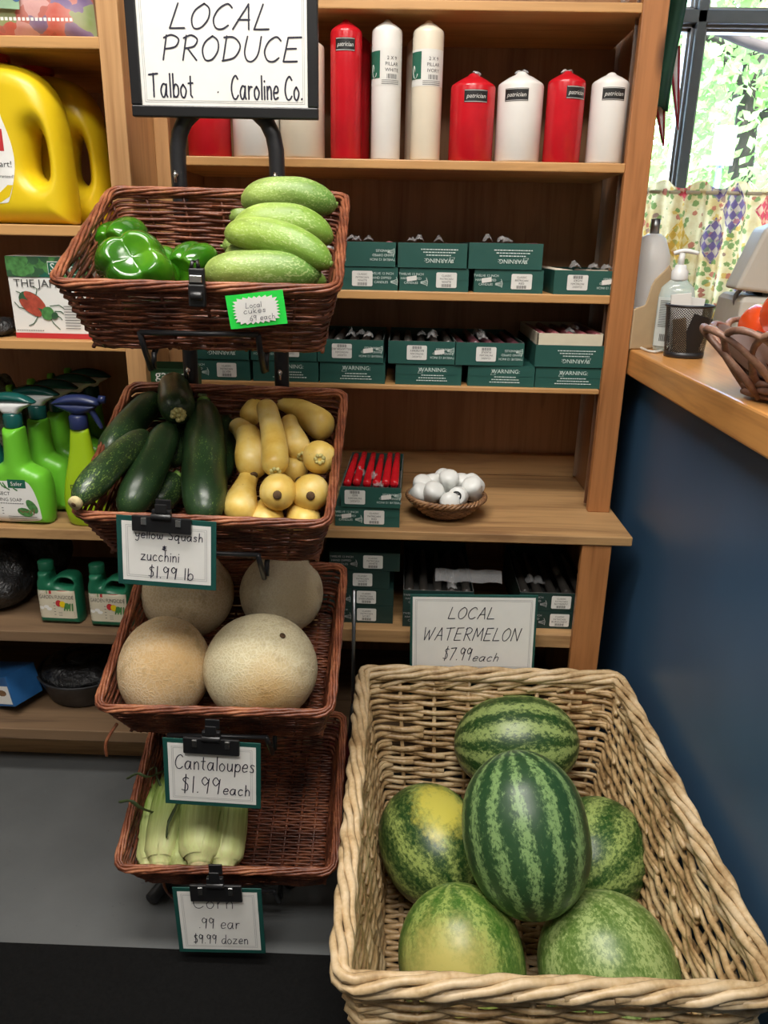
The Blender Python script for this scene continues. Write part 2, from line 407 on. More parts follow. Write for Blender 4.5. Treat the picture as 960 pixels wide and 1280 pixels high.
def cantaloupe_mat(name, seed, c1, c2, spotdir, spotc):
    m, nt, b = mk(name, c1, .75, 0, .25)
    o, x, y, z, a = angle_node(nt)
    off = nd(nt, 'VectorMath', {'operation': 'ADD'}, i0=o); off.inputs[1].default_value = (seed, seed*2.3, seed*.7)
    n = noi(nt, off.outputs[0], 90, 3, .6, .6)
    warp = nd(nt, 'VectorMath', {'operation': 'SCALE'}, i0=nd(nt, 'TexNoise', None, Vector=off.outputs[0], Scale=35.0).outputs[1]); warp.inputs['Scale'].default_value = .025
    vv = nd(nt, 'VectorMath', {'operation': 'ADD'}, i0=off.outputs[0], i1=warp.outputs[0])
    vo = nd(nt, 'TexVoronoi', {'feature': 'DISTANCE_TO_EDGE'}, Vector=vv.outputs[0], Scale=150.0).outputs['Distance']
    net = ramp(nt, vo, [(.0, (1, 1, 1)), (.16, (0, 0, 0))])
    c = mixc(nt, net, c1, c2)
    big = noi(nt, off.outputs[0], 14, 4, .6)
    dp = nd(nt, 'VectorMath', {'operation': 'DOT_PRODUCT'}, i0=nd(nt, 'VectorMath', {'operation': 'NORMALIZE'}, i0=o).outputs[0]); dp.inputs[1].default_value = V(spotdir).normalized()
    mr = nd(nt, 'MapRange', None, i0=mth(nt, 'ADD', dp.outputs['Value'], mth(nt, 'MULTIPLY', big, .5))); mr.inputs[1].default_value = .85; mr.inputs[2].default_value = 1.32
    c = mixc(nt, mth(nt, 'MULTIPLY', mr.outputs[0], .8), c, spotc)
    c = mixc(nt, mth(nt, 'MULTIPLY', ramp(nt, noi(nt, off.outputs[0], 30, 5, .7), [(.35, (1, 1, 1)), (.45, (0, 0, 0))]), .35), c, (.30, .19, .07))
    setc(nt, b, c); bump(nt, b, mth(nt, 'ADD', net, mth(nt, 'MULTIPLY', n, .5)), .38, .0016); return m
def zuke_mat(name, dark, speck, seed, amount=.62, tipc=None):
    m, nt, b = mk(name, dark, .3)
    o, x, y, z, a = angle_node(nt)
    off = nd(nt, 'VectorMath', {'operation': 'ADD'}, i0=o); off.inputs[1].default_value = (seed, seed*2.3, seed*.7)
    st = nd(nt, 'VectorMath', {'operation': 'MULTIPLY'}, i0=off.outputs[0]); st.inputs[1].default_value = (1, 1, .45)
    f = noi(nt, st.outputs[0], 480, 3, .6); g = noi(nt, st.outputs[0], 28, 4, .6)
    c = ramp(nt, g, [(.3, tuple(q*.7 for q in dark)), (.7, tuple(q*1.5 for q in dark))])
    c = mixc(nt, ramp(nt, mth(nt, 'ADD', f, mth(nt, 'MULTIPLY', mth(nt, 'SUBTRACT', g, .5), .25)), [(amount, (0, 0, 0)), (amount+.06, (1, 1, 1))]), c, speck)
    setc(nt, b, c); bump(nt, b, g, .1, .003); return m
def cuke_mat(name, seed, light, dark):
    m, nt, b = mk(name, light, .42)
    o, x, y, z, a = angle_node(nt)
    off = nd(nt, 'VectorMath', {'operation': 'ADD'}, i0=o); off.inputs[1].default_value = (seed, seed*2.3, seed*.7)
    st = nd(nt, 'VectorMath', {'operation': 'MULTIPLY'}, i0=off.outputs[0]); st.inputs[1].default_value = (1, 1, .3)
    g = noi(nt, st.outputs[0], 55, 4, .6)
    st2 = nd(nt, 'VectorMath', {'operation': 'MULTIPLY'}, i0=off.outputs[0]); st2.inputs[1].default_value = (1, 1, .6)
    endf = nd(nt, 'MapRange', None, i0=mth(nt, 'ADD', z, mth(nt, 'MULTIPLY', g, .06))); endf.inputs[1].default_value = -.02; endf.inputs[2].default_value = .10
    c = mixc(nt, mth(nt, 'MULTIPLY', endf.outputs[0], .9), ramp(nt, g, [(.36, tuple(q*.60 for q in light)), (.62, light)]), dark)
    f = noi(nt, st2.outputs[0], 420, 3, .6)
    pale = ramp(nt, mth(nt, 'ADD', f, mth(nt, 'MULTIPLY', mth(nt, 'SUBTRACT', g, .5), .5)), [(.56, (0, 0, 0)), (.66, (1, 1, 1))])
    c = mixc(nt, mth(nt, 'MULTIPLY', pale, .5), c, (.58, .68, .30))
    vo = nd(nt, 'TexVoronoi', None, Vector=off.outputs[0], Scale=110.0).outputs['Distance']
    wart = ramp(nt, vo, [(.0, (1, 1, 1)), (.22, (0, 0, 0))])
    c = mixc(nt, mth(nt, 'MULTIPLY', wart, .4), c, (.16, .29, .05))
    setc(nt, b, c); bump(nt, b, mth(nt, 'ADD', wart, mth(nt, 'MULTIPLY', f, .5)), .4, .0015); return m
def squash_mat(name, seed):
    m, nt, b = mk(name, (.8, .55, .1), .38)
    o, x, y, z, a = angle_node(nt)
    off = nd(nt, 'VectorMath', {'operation': 'ADD'}, i0=o); off.inputs[1].default_value = (seed, seed*2.3, seed*.7)
    g = noi(nt, off.outputs[0], 22, 4, .6)
    c = ramp(nt, g, [(.28, (.66, .40, .06)), (.5, (.80, .57, .14)), (.72, (.86, .70, .32))])
    s = noi(nt, off.outputs[0], 70, 5, .75)
    c = mixc(nt, mth(nt, 'MULTIPLY', ramp(nt, s, [(.62, (0, 0, 0)), (.70, (1, 1, 1))]), .55), c, (.42, .22, .05))
    setc(nt, b, c); bump(nt, b, g, .1, .003); return m
def pepper_mat():
    m, nt, b = mk('green_pepper_skin', (.05, .3, .01), .16)
    o, x, y, z, a = angle_node(nt)
    g = noi(nt, o, 18, 3, .5); c = ramp(nt, g, [(.3, (.016, .095, .004)), (.55, (.035, .17, .006)), (.75, (.085, .26, .010))])
    setc(nt, b, c); b.inputs['Coat Weight'].default_value = .4; b.inputs['Coat Roughness'].default_value = .08; return m
def husk_mat():
    m, nt, b = mk('corn_husk', (.4, .5, .15), .5)
    o, x, y, z, a = angle_node(nt)
    s = nd(nt, 'VectorMath', {'operation': 'MULTIPLY'}, i0=o); s.inputs[1].default_value = (1, 1, .06)
    n = noi(nt, s.outputs[0], 170, 3, .6)
    zz = nd(nt, 'MapRange', None, i0=mth(nt, 'ADD', z, mth(nt, 'MULTIPLY', n, .05))); zz.inputs[1].default_value = -.10; zz.inputs[2].default_value = .04
    c = mixc(nt, zz.outputs[0], (.64, .60, .30), (.22, .34, .055))
    c = mixc(nt, mth(nt, 'MULTIPLY', ramp(nt, n, [(.4, (0, 0, 0)), (.65, (1, 1, 1))]), .6), c, (.58, .66, .27))
    setc(nt, b, c); bump(nt, b, n, .4, .0015); return m
def blotch(name, stops, scale, rough=.35, feature='F1', bmp=0):
    m, nt, b = mk(name, (.5, .5, .5), rough); v = coords(nt)
    wv = nd(nt, 'TexNoise', None, Vector=v, Scale=scale*.8).outputs[1]
    ad = nd(nt, 'VectorMath', {'operation': 'MULTIPLY_ADD'}, i0=wv, i2=v); ad.inputs[1].default_value = (.05, .05, .05)
    vo = nd(nt, 'TexVoronoi', None, Vector=ad.outputs[0], Scale=float(scale))
    s = nd(nt, 'SeparateColor', None, i0=vo.outputs['Color'])
    c = ramp(nt, s.outputs[0], stops, 'CONSTANT')
    c = mixc(nt, mth(nt, 'MULTIPLY', vo.outputs['Distance'], .35), c, (.9, .8, .75))
    setc(nt, b, c)
    if bmp: bump(nt, b, noi(nt, v, scale*1.5, 3), bmp, .01)
    return m
def crumple(name, c, rough, scale=18, st=1.0):
    m, nt, b = mk(name, c, rough, 0, .6); n = noi(nt, coords(nt), scale, 5, .65, .8); bump(nt, b, n, st, .02)
    setc(nt, b, ramp(nt, n, [(.3, tuple(q*.5 for q in c)), (.7, tuple(q*1.6 for q in c))])); return m
def curtain_mat():
    m, nt, b = mk('patchwork_curtain', (.7, .6, .4), .85, 0, .1)
    tc = nt.nodes.new('ShaderNodeTexCoord'); uv = tc.outputs['UV']
    def cells(scale, rot, loc=(0, 0, 0)):
        mp = nd(nt, 'Mapping', None, i0=uv); mp.inputs['Rotation'].default_value = (0, 0, rot); mp.inputs['Scale'].default_value = scale; mp.inputs['Location'].default_value = loc
        fl = nd(nt, 'VectorMath', {'operation': 'FLOOR'}, i0=mp.outputs[0]); fr = nd(nt, 'VectorMath', {'operation': 'FRACTION'}, i0=mp.outputs[0])
        wn_ = nd(nt, 'TexWhiteNoise', None, i0=fl.outputs[0]); return fr.outputs[0], wn_.outputs[0], mp.outputs[0]
    n = noi(nt, uv, 9, 4, .6)
    c = ramp(nt, n, [(.35, (.62, .42, .17)), (.6, (.80, .67, .40))])
    # leaves and flowers
    vo = nd(nt, 'TexVoronoi', None, Vector=uv, Scale=38.0, Randomness=1.0)
    s = nd(nt, 'SeparateColor', None, i0=vo.outputs['Color'])
    lf = noi(nt, uv, 60, 4, .7)
    petal = mth(nt, 'LESS_THAN', mth(nt, 'ADD', vo.outputs['Distance'], mth(nt, 'MULTIPLY', mth(nt, 'SUBTRACT', lf, .5), .9)), .42)
    pc = ramp(nt, s.outputs[0], [(0, (.12, .22, .05)), (.36, (.45, .10, .07)), (.52, (.24, .12, .10)), (.62, (.16, .27, .08)), (.86, (.62, .36, .07))], 'CONSTANT')
    on = mth(nt, 'LESS_THAN', s.outputs[1], .85)
    c = mixc(nt, mth(nt, 'MULTIPLY', mth(nt, 'MULTIPLY', petal, on), .85), c, pc)
    # diamonds of woven check
    fr, wn_, mp = cells((9.0, 6.2, 1), R(45))
    ck = nd(nt, 'TexChecker', None, Vector=mp, Scale=6.0).outputs[1]
    dc = ramp(nt, wn_, [(0, (.55, .05, .08)), (.2, (.13, .08, .18)), (.36, (.58, .33, .05)), (.52, (.16, .28, .06)), (.66, (0, 0, 0))], 'CONSTANT')
    se = nd(nt, 'SeparateXYZ', None, i0=fr)
    ins = mth(nt, 'MULTIPLY', mth(nt, 'MULTIPLY', mth(nt, 'GREATER_THAN', se.outputs[0], .12), mth(nt, 'LESS_THAN', se.outputs[0], .88)), mth(nt, 'MULTIPLY', mth(nt, 'GREATER_THAN', se.outputs[1], .12), mth(nt, 'LESS_THAN', se.outputs[1], .88)))
    msk = mth(nt, 'MULTIPLY', ins, mth(nt, 'LESS_THAN', wn_, .66))
    c = mixc(nt, mth(nt, 'MULTIPLY', msk, mth(nt, 'ADD', mth(nt, 'MULTIPLY', ck, .5), .45)), c, dc)
    setc(nt, b, c)
    tr = nd(nt, 'BsdfTranslucent', None, Color=c); mx = nd(nt, 'MixShader', None, i0=.55, i1=b.outputs[0], i2=tr.outputs[0])
    nt.links.new(mx.outputs[0], nt.nodes['Material Output'].inputs[0]); return m
# ------------------------------------------------------------------ the room
YF, YH = 1.50, 1.66          # front planes of the base units and of the hutch
XR0, XR1, YR0, YR1 = -2.8, 2.6, -2.6, 2.40
WX0, WX1, WZ0, WZ1 = .50, 1.75, .98, 2.25
def sbox(name, b, mat, par=None, bevel=0):
    m = MB(); m.box(*b); o = m.build(name, mat, par, bevel=bevel)
    if not par: structure(o)
    return o
m = MB(); m.box(XR0, XR1, YR0, YR1, -.05, 0); structure(m.build('floor', M_['concrete']))
sbox('ceiling', (XR0, XR1, YR0, YR1, 2.7, 2.8), M_['ceil'])
sbox('wall_left', (XR0-.1, XR0, YR0, YR1, -.05, 2.8), M_['white_wall'])
sbox('wall_right', (XR1, XR1+.1, YR0, YR1, -.05, 2.8), M_['white_wall'])
sbox('wall_front', (XR0-.1, XR1+.1, YR0-.1, YR0, -.05, 2.8), M_['white_wall'])
m = MB()
for b in ((XR0-.1, WX0, YR1, YR1+.1, -.05, 2.8), (WX1, XR1+.1, YR1, YR1+.1, -.05, 2.8), (WX0, WX1, YR1, YR1+.1, -.05, WZ0), (WX0, WX1, YR1, YR1+.1, WZ1, 2.8)): m.box(*b)
structure(m.build('wall_back', M_['white_wall']))
# window: grey frame, bars with stepped beads, glass
wfx = MB()
zb = 1.775
wfx.box(WX0, WX0+.045, 2.385, 2.46, WZ0, WZ1); wfx.box(WX1-.045, WX1, 2.385, 2.46, WZ0, WZ1)
wfx.box(WX0, WX1, 2.385, 2.46, WZ0, WZ0+.05); wfx.box(WX0, WX1, 2.385, 2.46, WZ1-.045, WZ1)
for x in (.742, 1.25): wfx.box(x, x+.026, 2.385, 2.455, WZ0, WZ1)
wfx.box(WX0, WX1, 2.385, 2.455, zb-.016, zb+.016)
win = structure(wfx.build('window_1', M_['frame_grey'], bevel=.003))
bd = MB()
for x0, x1 in ((WX0+.045, .742), (.768, 1.25), (1.276, WX1-.045)):
    for z0, z1 in ((WZ0+.05, zb-.016), (zb+.016, WZ1-.045)):
        for k, q in ((0, .007), (1, .013)):
            y0 = 2.405+k*.014
            bd.box(x0, x0+q, y0, 2.45, z0, z1); bd.box(x1-q, x1, y0, 2.45, z0, z1); bd.box(x0, x1, y0, 2.45, z1-q, z1); bd.box(x0, x1, y0, 2.45, z0, z0+q)
bd.build('glazing_bead', M_['dullsteel'], win)
gl = MB(); gl.box(WX0+.02, WX1-.02, 2.437, 2.441, WZ0+.02, WZ1-.02); gl.build('pane', M_['glass'], win)

# ------------------------------------------------------------------ shelving
def board(par, name, b, mat, bevel=.002):
    mm = MB(); mm.box(*b); return mm.build(name, mat, par, bevel=bevel)
# unit of garden goods
LS = [atY(60, y, YF).z for y in (44, 281, 426, 662, 791, 913)]
Lb = [atY(60, y, YF).z for y in (60, 295, 438, 675, 804, 926)]
LXP0, LXP1 = -.534, -.497
left_unit = thing('shelving_unit', 'pine shelving unit holding yellow jugs, spray bottles and garden products', 'shelving unit', T(-.9, 1.7, 0))
iL = left_unit.matrix_world.inverted()
def lboard(name, b, mat, bevel=.002):
    o = board(left_unit, name, b, mat, bevel); o.matrix_parent_inverse = iL; return o
for i, (z1, z0) in enumerate(zip(LS, Lb)):
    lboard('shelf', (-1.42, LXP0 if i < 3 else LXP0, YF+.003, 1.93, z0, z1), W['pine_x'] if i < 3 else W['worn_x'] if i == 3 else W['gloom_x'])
lboard('post', (LXP0, LXP1, YF, YH+.06, .0, 2.0), W['pine_z'])
lboard('side_panel', (-1.44, -1.42, YF, 1.95, 0, 2.0), W['pine_z'])
lboard('back_panel', (-1.42, LXP1, 1.93, 1.95, 0, 2.0), W['panel_z'])
lboard('kick_board', (-1.42, LXP0, YF+.10, YF+.118, 0, Lb[5]), W['worn_x'])
# candle bookcase: base cabinet with a worktop, hutch above
ZC1 = atY(600, 667, YF).z; ZC0 = ZC1-.019
case = thing('bookcase', 'brown wooden bookcase of candles with a deep lower ledge', 'bookcase', T(0, 1.7, 0))
iC = case.matrix_world.inverted()
def cboard(name, b, mat, bevel=.002):
    o = board(case, name, b, mat, bevel); o.matrix_parent_inverse = iC; return o
HX0, HXi, HXo = -.497, .414, .462
YB = 1.955
cboard('ledge', (HX0, .472, YF, YB, ZC0, ZC1), W['worn_x'])
HS = [atY(600, y, YH).z for y in (0, 201, 366, 484)]
Hb = [atY(600, y, YH).z for y in (13, 213, 377, 490)]
for z1, z0, x1 in zip(HS, Hb, (HXo-.03, .416, .414, .412)):
    cboard('shelf', (HX0+.02, x1, YH+.002, YB-.004, z0, z1), W['pine_x'])
cboard('back_panel', (HX0+.02, HXo-.022, YB-.004, YB+.008, ZC1, 2.0), W['panel_z'])
cboard('back_rail', (HX0+.02, HXo-.022, YB-.022, YB-.005, ZC1, ZC1+.055), W['worn_x'])
cboard('side_panel', (HXo-.022, HXo, YH+.016, YB+.008, ZC1, 2.0), W['panel_z'])
cboard('side_panel', (HX0, HX0+.02, YH+.016, YB+.008, ZC1, 2.0), W['panel_z'])
cboard('stile', (HXi, HXo, YH-.004, YH+.016, ZC1, 2.0), W['stile_z'])
cboard('stile', (HX0, HX0+.028, YH-.004, YH+.016, ZC1, 2.0), W['pine_z'])
cboard('standard_strip', (HXi-.003, HXi+.0155, YH+.03, YH+.0345, ZC1+.01, 1.98), M_['steel'], 0)
cboard('standard_strip', (HXi+.016, HXi+.0255, YB-.045, YB-.04, ZC1+.01, 1.98), M_['steel'], 0)
ZL1 = atY(600, 791, YF+.02).z; ZL0 = atY(600, 807, YF+.02).z
cboard('base_shelf', (HX0, .395, YF+.02, YB, ZL0, ZL1), W['worn_x'])
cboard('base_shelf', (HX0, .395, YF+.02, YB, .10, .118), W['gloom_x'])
cboard('base_stile', (.373, .433, YF+.004, YF+.022, 0, ZC0), W['stile_z'])
cboard('base_side', (.412, .432, YF+.022, YB, 0, ZC0), W['panel_z'])
cboard('base_back', (HX0, .433, YB, YB+.012, 0, ZC0), W['panel_z'])
cboard('kick_board', (HX0, .40, YF+.10, YF+.118, 0, .10), W['worn_x'])
# ------------------------------------------------------------------ counter
ZK = 1.0
ctr = thing('counter', 'oak-topped counter with dark blue panelled side', 'counter', T(.9, 1.2, 0)); iK = ctr.matrix_world.inverted()
o = board(ctr, 'worktop', (.4655, 1.5, -.6, 2.24, ZK-.054, ZK), W['oak_y'], .004); o.matrix_parent_inverse = iK
o = board(ctr, 'front_panel', (.505, .53, -.55, 2.22, .0, ZK-.054), M_['navy'], 0); o.matrix_parent_inverse = iK
o = board(ctr, 'end_panel', (.53, 1.48, 2.20, 2.22, .0, ZK-.054), M_['navy'], 0); o.matrix_parent_inverse = iK
# black mat on the floor
m = MB(); m.box(-1.7, .5, -.9, 1.052, .0005, .009)
tag(m.build('floor_mat', M_['dark_rubber'], bevel=.003), 'black rubber mat on the grey floor in front of the displays', 'mat')
# ------------------------------------------------------------------ café curtain on a rod
NP = 240
cx0, cx1 = .56, 1.7
def curt(i, j):
    u = i; x = cx0+(cx1-cx0)*u
    a = .010+.012*j
    k = 2*math.pi*(cx1-cx0)/.052
    y = 2.33+a*math.sin(k*u+1.1*math.sin(9*u))+.004*math.sin(41*u)
    ztop = atY(880, 231, 2.33).z
    z = ztop+.010*math.sin(k*u*.5)*max(0, 1-j*8) - j*(ztop-1.008)
    return (x, y, z)
nj = 16
m = MB(); m.grid(curt, NP, nj)
uv = [((i/NP)*1.9, 1-.5*(j/nj)) for j in range(nj+1) for i in range(NP+1)]
cur = m.build('cafe_curtain', curtain_mat(), uv=uv)
tag(cur, 'cream patchwork cafe curtain gathered across the lower window', 'curtain')
zt = atY(880, 231, 2.33).z-.02
m = MB(); m.tube([(WX0+.02, 2.33, zt), (WX1-.02, 2.33, zt)], .005, 10)
for x in (WX0+.03, WX1-.03): m.tube([(x, 2.33, zt), (x, 2.386, zt)], .004, 8)
m.build('curtain_rod', M_['cream'], cur)

# ------------------------------------------------------------------ outside: lawn, road, trees, sign
m = MB(); m.box(-8, 18, 2.9, 40, -.45, -.4)
gm = plain('pale_paving', (.50, .52, .54), .9, var=.2, sc_=3); structure(m.build('ground', gm))
m = MB(); m.box(-8, 18, 8.5, 12, -.399, -.385); structure(m.build('road', plain('asphalt', (.45, .47, .5), .8, var=.1)))
leafm, nt, b = mk('tree_leaf', (.2, .4, .06), .5)
setc(nt, b, ramp(nt, noi(nt, coords(nt), 1.6, 3), [(.3, (.08, .20, .07)), (.5, (.17, .33, .10)), (.7, (.30, .44, .16))]))
trl = nd(nt, 'BsdfTranslucent', None, Color=(.42, .66, .22, 1)); mxl = nd(nt, 'MixShader', None, i0=.4, i1=b.outputs[0], i2=trl.outputs[0]); nt.links.new(mxl.outputs[0], nt.nodes['Material Output'].inputs[0])
leafb, nt, b = mk('blue_needle', (.2, .4, .3), .5)
setc(nt, b, ramp(nt, noi(nt, coords(nt), 1.6, 3), [(.3, (.10, .22, .16)), (.7, (.26, .42, .30))]))
bark = plain('bark', (.035, .027, .022), .9, var=.3, sc_=12, bmp=.6)
def tree(name, x, y, h, cz, rx, rz, nl, ls, lm, label, limbs=(), seed=1):
    rr = random.Random(seed)
    t = thing(name, label, 'tree', T(x, y, -.4), 'trees beyond the window')
    tr_ = MB(); tr_.tube([(0, 0, 0), (.05, .03, h*.4), (-.03, 0, h*.75), (0, 0, h)], [h*.035, h*.027, h*.018, h*.006], 10)
    for k in range(9):
        a = rr.uniform(0, 6.28); z = rr.uniform(.35, .8)*h; L = rx*rr.uniform(.6, .95)
        p = [V((0, 0, z)), V((L*.5*math.cos(a), L*.5*math.sin(a), z+L*.18)), V((L*math.cos(a), L*math.sin(a), z+L*.2))]
        tr_.tube(p, [h*.012, h*.008, h*.003], 6)
    for p in limbs: tr_.tube(cat([tuple(V(q)-V((x, y, -.4))) for q in p[0]], 5), p[1], 8)
    tr_.build('trunk', bark, t)
    f = MB(); vs = []; fs = []
    for k in range(nl):
        while True:
            q = V((rr.uniform(-1, 1), rr.uniform(-1, 1), rr.uniform(-1, 1)))
            if q.length < 1 and noise.noise(q*2.6+V((seed*7, 0, 0))) > -.12: break
        c = V((q.x*rx, q.y*rx, cz+q.z*rz)); n = V((rr.gauss(0, 1), rr.gauss(0, 1), rr.gauss(.6, 1))).normalized(); e = n.orthogonal().normalized(); g = n.cross(e)
        s = ls*rr.uniform(.6, 1.3); bb = len(vs)
        vs += [c-e*s, c+g*s*.45, c+e*s, c-g*s*.45]; fs.append((bb, bb+1, bb+2, bb+3))
    f.add(vs, fs); f.build('crown', lm, t)
tree('broadleaf_tree', 3.5, 9.2, 5.0, 3.1, 2.0, 1.8, 9000, .075, leafm, 'bright green leafy tree seen through the window above the curtain', seed=3)
tree('conifer_tree', 3.1, 5.0, 4.6, 3.75, 1.25, .75, 5200, .05, leafb, 'blue-green tree with dark drooping branches close outside the window',
     limbs=((((1.35, 4.8, 2.62), (1.8, 4.7, 2.70), (2.3, 4.8, 2.72), (3.1, 5, 2.9)), .045), (((1.55, 4.7, 2.28), (1.8, 4.7, 2.20), (2.1, 4.7, 2.16), (2.6, 4.8, 2.18), (3.1, 5, 2.3)), .028)), seed=5)
tree('broadleaf_tree', 9.5, 14.5, 6.0, 3.4, 2.8, 2.6, 5000, .13, leafm, 'pale green tree across the road beyond the window', seed=9)
tree('broadleaf_tree', 3.2, 15.5, 6.0, 3.0, 2.9, 2.8, 5000, .13, leafm, 'pale green tree across the road behind the mullion', seed=11)
p0 = atY(905, 182, 6.0)
sg = thing('street_sign', 'white rectangular street sign on a post outside the window', 'sign', T(p0.x, 6.0, -.4))
m = MB(); m.box(-.075, .075, -.004, .004, p0.z+.4-.125, p0.z+.4+.125); m.build('sign_panel', M_['white_pl'], sg, bevel=.002)
m = MB(); m.tube([(0, .03, 0), (0, .03, p0.z+.45)], .022, 8); m.build('post', M_['dullsteel'], sg)
# ------------------------------------------------------------------ wicker
def rrect(W_, D_, rad, n):
    # n points along a rounded rectangle centred on 0, counter-clockwise from (-W/2, -D/2+rad)
    segs = []; hx, hy = W_/2-rad, D_/2-rad
    per = 4*(hx+hy)+2*math.pi*rad; out = []
    parts = [('l', (-hx, -hy-rad), (hx, -hy-rad)), ('a', (hx, -hy), -90), ('l', (hx+rad, -hy), (hx+rad, hy)), ('a', (hx, hy), 0),
             ('l', (hx, hy+rad), (-hx, hy+rad)), ('a', (-hx, hy), 90), ('l', (-hx-rad, hy), (-hx-rad, -hy)), ('a', (-hx, -hy), 180)]
    for i in range(n):
        d = per*i/n
        for p in parts:
            L = math.dist(p[1], p[2]) if p[0] == 'l' else math.pi*rad/2
            if d <= L+1e-9:
                t = d/L
                if p[0] == 'l':
                    x = lerp(p[1][0], p[2][0], t); y = lerp(p[1][1], p[2][1], t); dx, dy = p[2][0]-p[1][0], p[2][1]-p[1][1]; q = math.hypot(dx, dy); nx, ny = dy/q, -dx/q
                else:
                    a = R(p[2]+90*t); nx, ny = math.cos(a), math.sin(a); x = p[1][0]+rad*nx; y = p[1][1]+rad*ny
                out.append((V((x, y, 0)), V((nx, ny, 0)))); break
            d -= L
    return out
def wicker(name, Wd, Dp, Ht, inset, rows, stakes, rs, rst, mats, seed, rim, base_n, rim_n=5, rim_r=.0035, rim_pitch=.16, rim_rad=.006, amp=1.0, sub=2, rimflat=False, seglen=(7, 12)):
    """weave, base and rim meshes; origin at the middle of the back rim, front towards -y, rim at z = 0"""
    rr = random.Random(seed); N = stakes*sub
    top = rrect(Wd, Dp, .017, N); bot = rrect(Wd-2*inset, Dp-2*inset, .017, N); cy = -Dp/2
    def pos(i, f, off=0):
        a, na = top[i % N]; b, nb = bot[i % N]
        p = a.lerp(b, f); n = na.lerp(nb, f); return V((p.x+n.x*off, p.y+n.y*off+cy, -Ht*f))
    wv = MB()
    for j in range(rows):
        f0 = (j+.5)/rows; i = rr.randrange(N)
        end = i+N
        while i < end:     # each rod runs past a few stakes, thins out and ends on the inside
            n_ = rr.randrange(seglen[0], seglen[1])*sub; pts = []; rad = []; ph = rr.random()*6.28; q = rr.uniform(.8, 1.2); sl = rr.uniform(.15, .5)*(1 if 0 < j < rows-1 else .3)
            n_ = min(n_, end-i+sub); 
            for k in range(n_+sub+1):
                u = k/(n_+sub); s = math.cos(math.pi*((i+k)/sub+j)); f = f0+(sl*(.5-u)*1.6+.16*math.sin(k*.33/sub*4+ph))/rows
                off = s*(rs*.45+rst*.6)*amp-(rs*.9*max(0, u*6-5)+rs*.9*max(0, 1-u*6))
                pts.append(pos(i+k, f, off)); rad.append(rs*q*(1-.35*max(0, u*3-2)))
            wv.tube(pts, rad, 6); i += n_
    for k in range(stakes):
        wv.tube([pos(k*sub, -.02), pos(k*sub, .5), pos(k*sub, 1.0)], rst, 6)
    # base
    bs = MB(); bw, bdp = Wd-2*inset, Dp-2*inset; nb = 12; ns = int(bdp/(rs*2.15))
    for j in range(ns):
        y = cy-bdp/2+bdp*(j+.5)/ns; pts = []
        for i in range(nb*2+1):
            x = -bw/2+bw*i/(nb*2); pts.append((x, y+rr.uniform(-.0006, .0006), -Ht+math.cos(math.pi*(i/2+j))*rs*.8))
        bs.tube(pts, rs*rr.uniform(.85, 1.1), 5)
    for i in range(nb+1):
        x = -bw/2+bw*i/nb; bs.tube([(x, cy-bdp/2, -Ht), (x, cy+bdp/2, -Ht)], rst*1.2, 6)
    # rim
    rm = MB(); per = 2*(Wd+Dp)
    n2 = int(per/.011); ring = rrect(Wd, Dp, .019, n2); turns = round(per/rim_pitch)
    for s in range(rim_n):
        pts = []; rad = []
        for i in range(n2):
            p, nn = ring[i]; t = i/n2
            if rimflat:   # plaited border: strands pass over and under
                a = 2*math.pi*(turns*t+s/rim_n); ou = math.cos(a)*rim_rad*.95; up = math.sin(a)*rim_rad*1.0+.22*rim_rad*math.sin(2*a)-.3*rim_rad
            else:
                a = 2*math.pi*(turns*t+s/rim_n); ou = math.cos(a)*rim_rad; up = math.sin(a)*rim_rad
            jt = .12*rim_rad*math.sin(37*t*6.28+s*1.7)
            pts.append((p.x+nn.x*(ou+jt), p.y+nn.y*(ou+jt)+cy, up+rim_rad*.15)); rad.append(rim_r*(1+.12*math.sin(29*t*6.28+s*2)))
        rm.tube(pts, rad, 7, True)
    return wv, bs, rm
BW, BD, BH, BIN = .372, .31, .108, .024
TILT = R(25)
BX = -.287
BZ = [1.268, .955, .628, .308]
BYW = [R(2.0), R(-.6), R(0), R(1.0)]
BRO = [R(.3), R(.6), R(-1.0), R(-1.0)]
BT = [R(24.5), R(27), R(25), R(23)]
BM = [T(BX, 1.337, z) @ RZ(yw) @ RX(t) @ RY(ro) for z, yw, ro, t in zip(BZ, BYW, BRO, BT)]
wv, bs, rm = wicker('b', BW, BD, BH, BIN, 20, 22, .0026, .0026, None, 3, 0, 0, 6, .0027, .34, .0050, sub=4, amp=.75)
bl = ['reddish-brown wicker basket of green peppers and cucumbers, topmost on the rack', 'reddish-brown wicker basket of zucchini and yellow squash', 'reddish-brown wicker basket holding four cantaloupes',
      'mostly empty reddish-brown wicker basket with a few ears of corn, lowest on the rack']
bsk = thing('wicker_basket', bl[0], 'basket', MX.Identity(4), 'wicker baskets on the rack')
wv.build('weave', M_['wicker_red'], bsk); bs.build('base', M_['wicker_red'], bsk); rm.build('rim', M_['wicker_red_l'], bsk)
baskets = [bsk]
for i in (1, 2, 3): baskets.append(dup(bsk, BM[i], bl[i], 'wicker baskets on the rack'))
bsk.matrix_world = BM[0]
bpy.context.view_layer.update()
for b_, pts in ((2, [(-.17, -.30, -.06), (-.185, -.325, -.075), (-.187, -.337, -.10)]), (3, [(-.135, -.27, -.09), (-.13, -.29, -.13), (-.122, -.285, -.19)])):
    m = MB(); m.tube(cat(pts), .0028, 6); m.build('loose_end', M_['wicker_red_l'], baskets[b_])
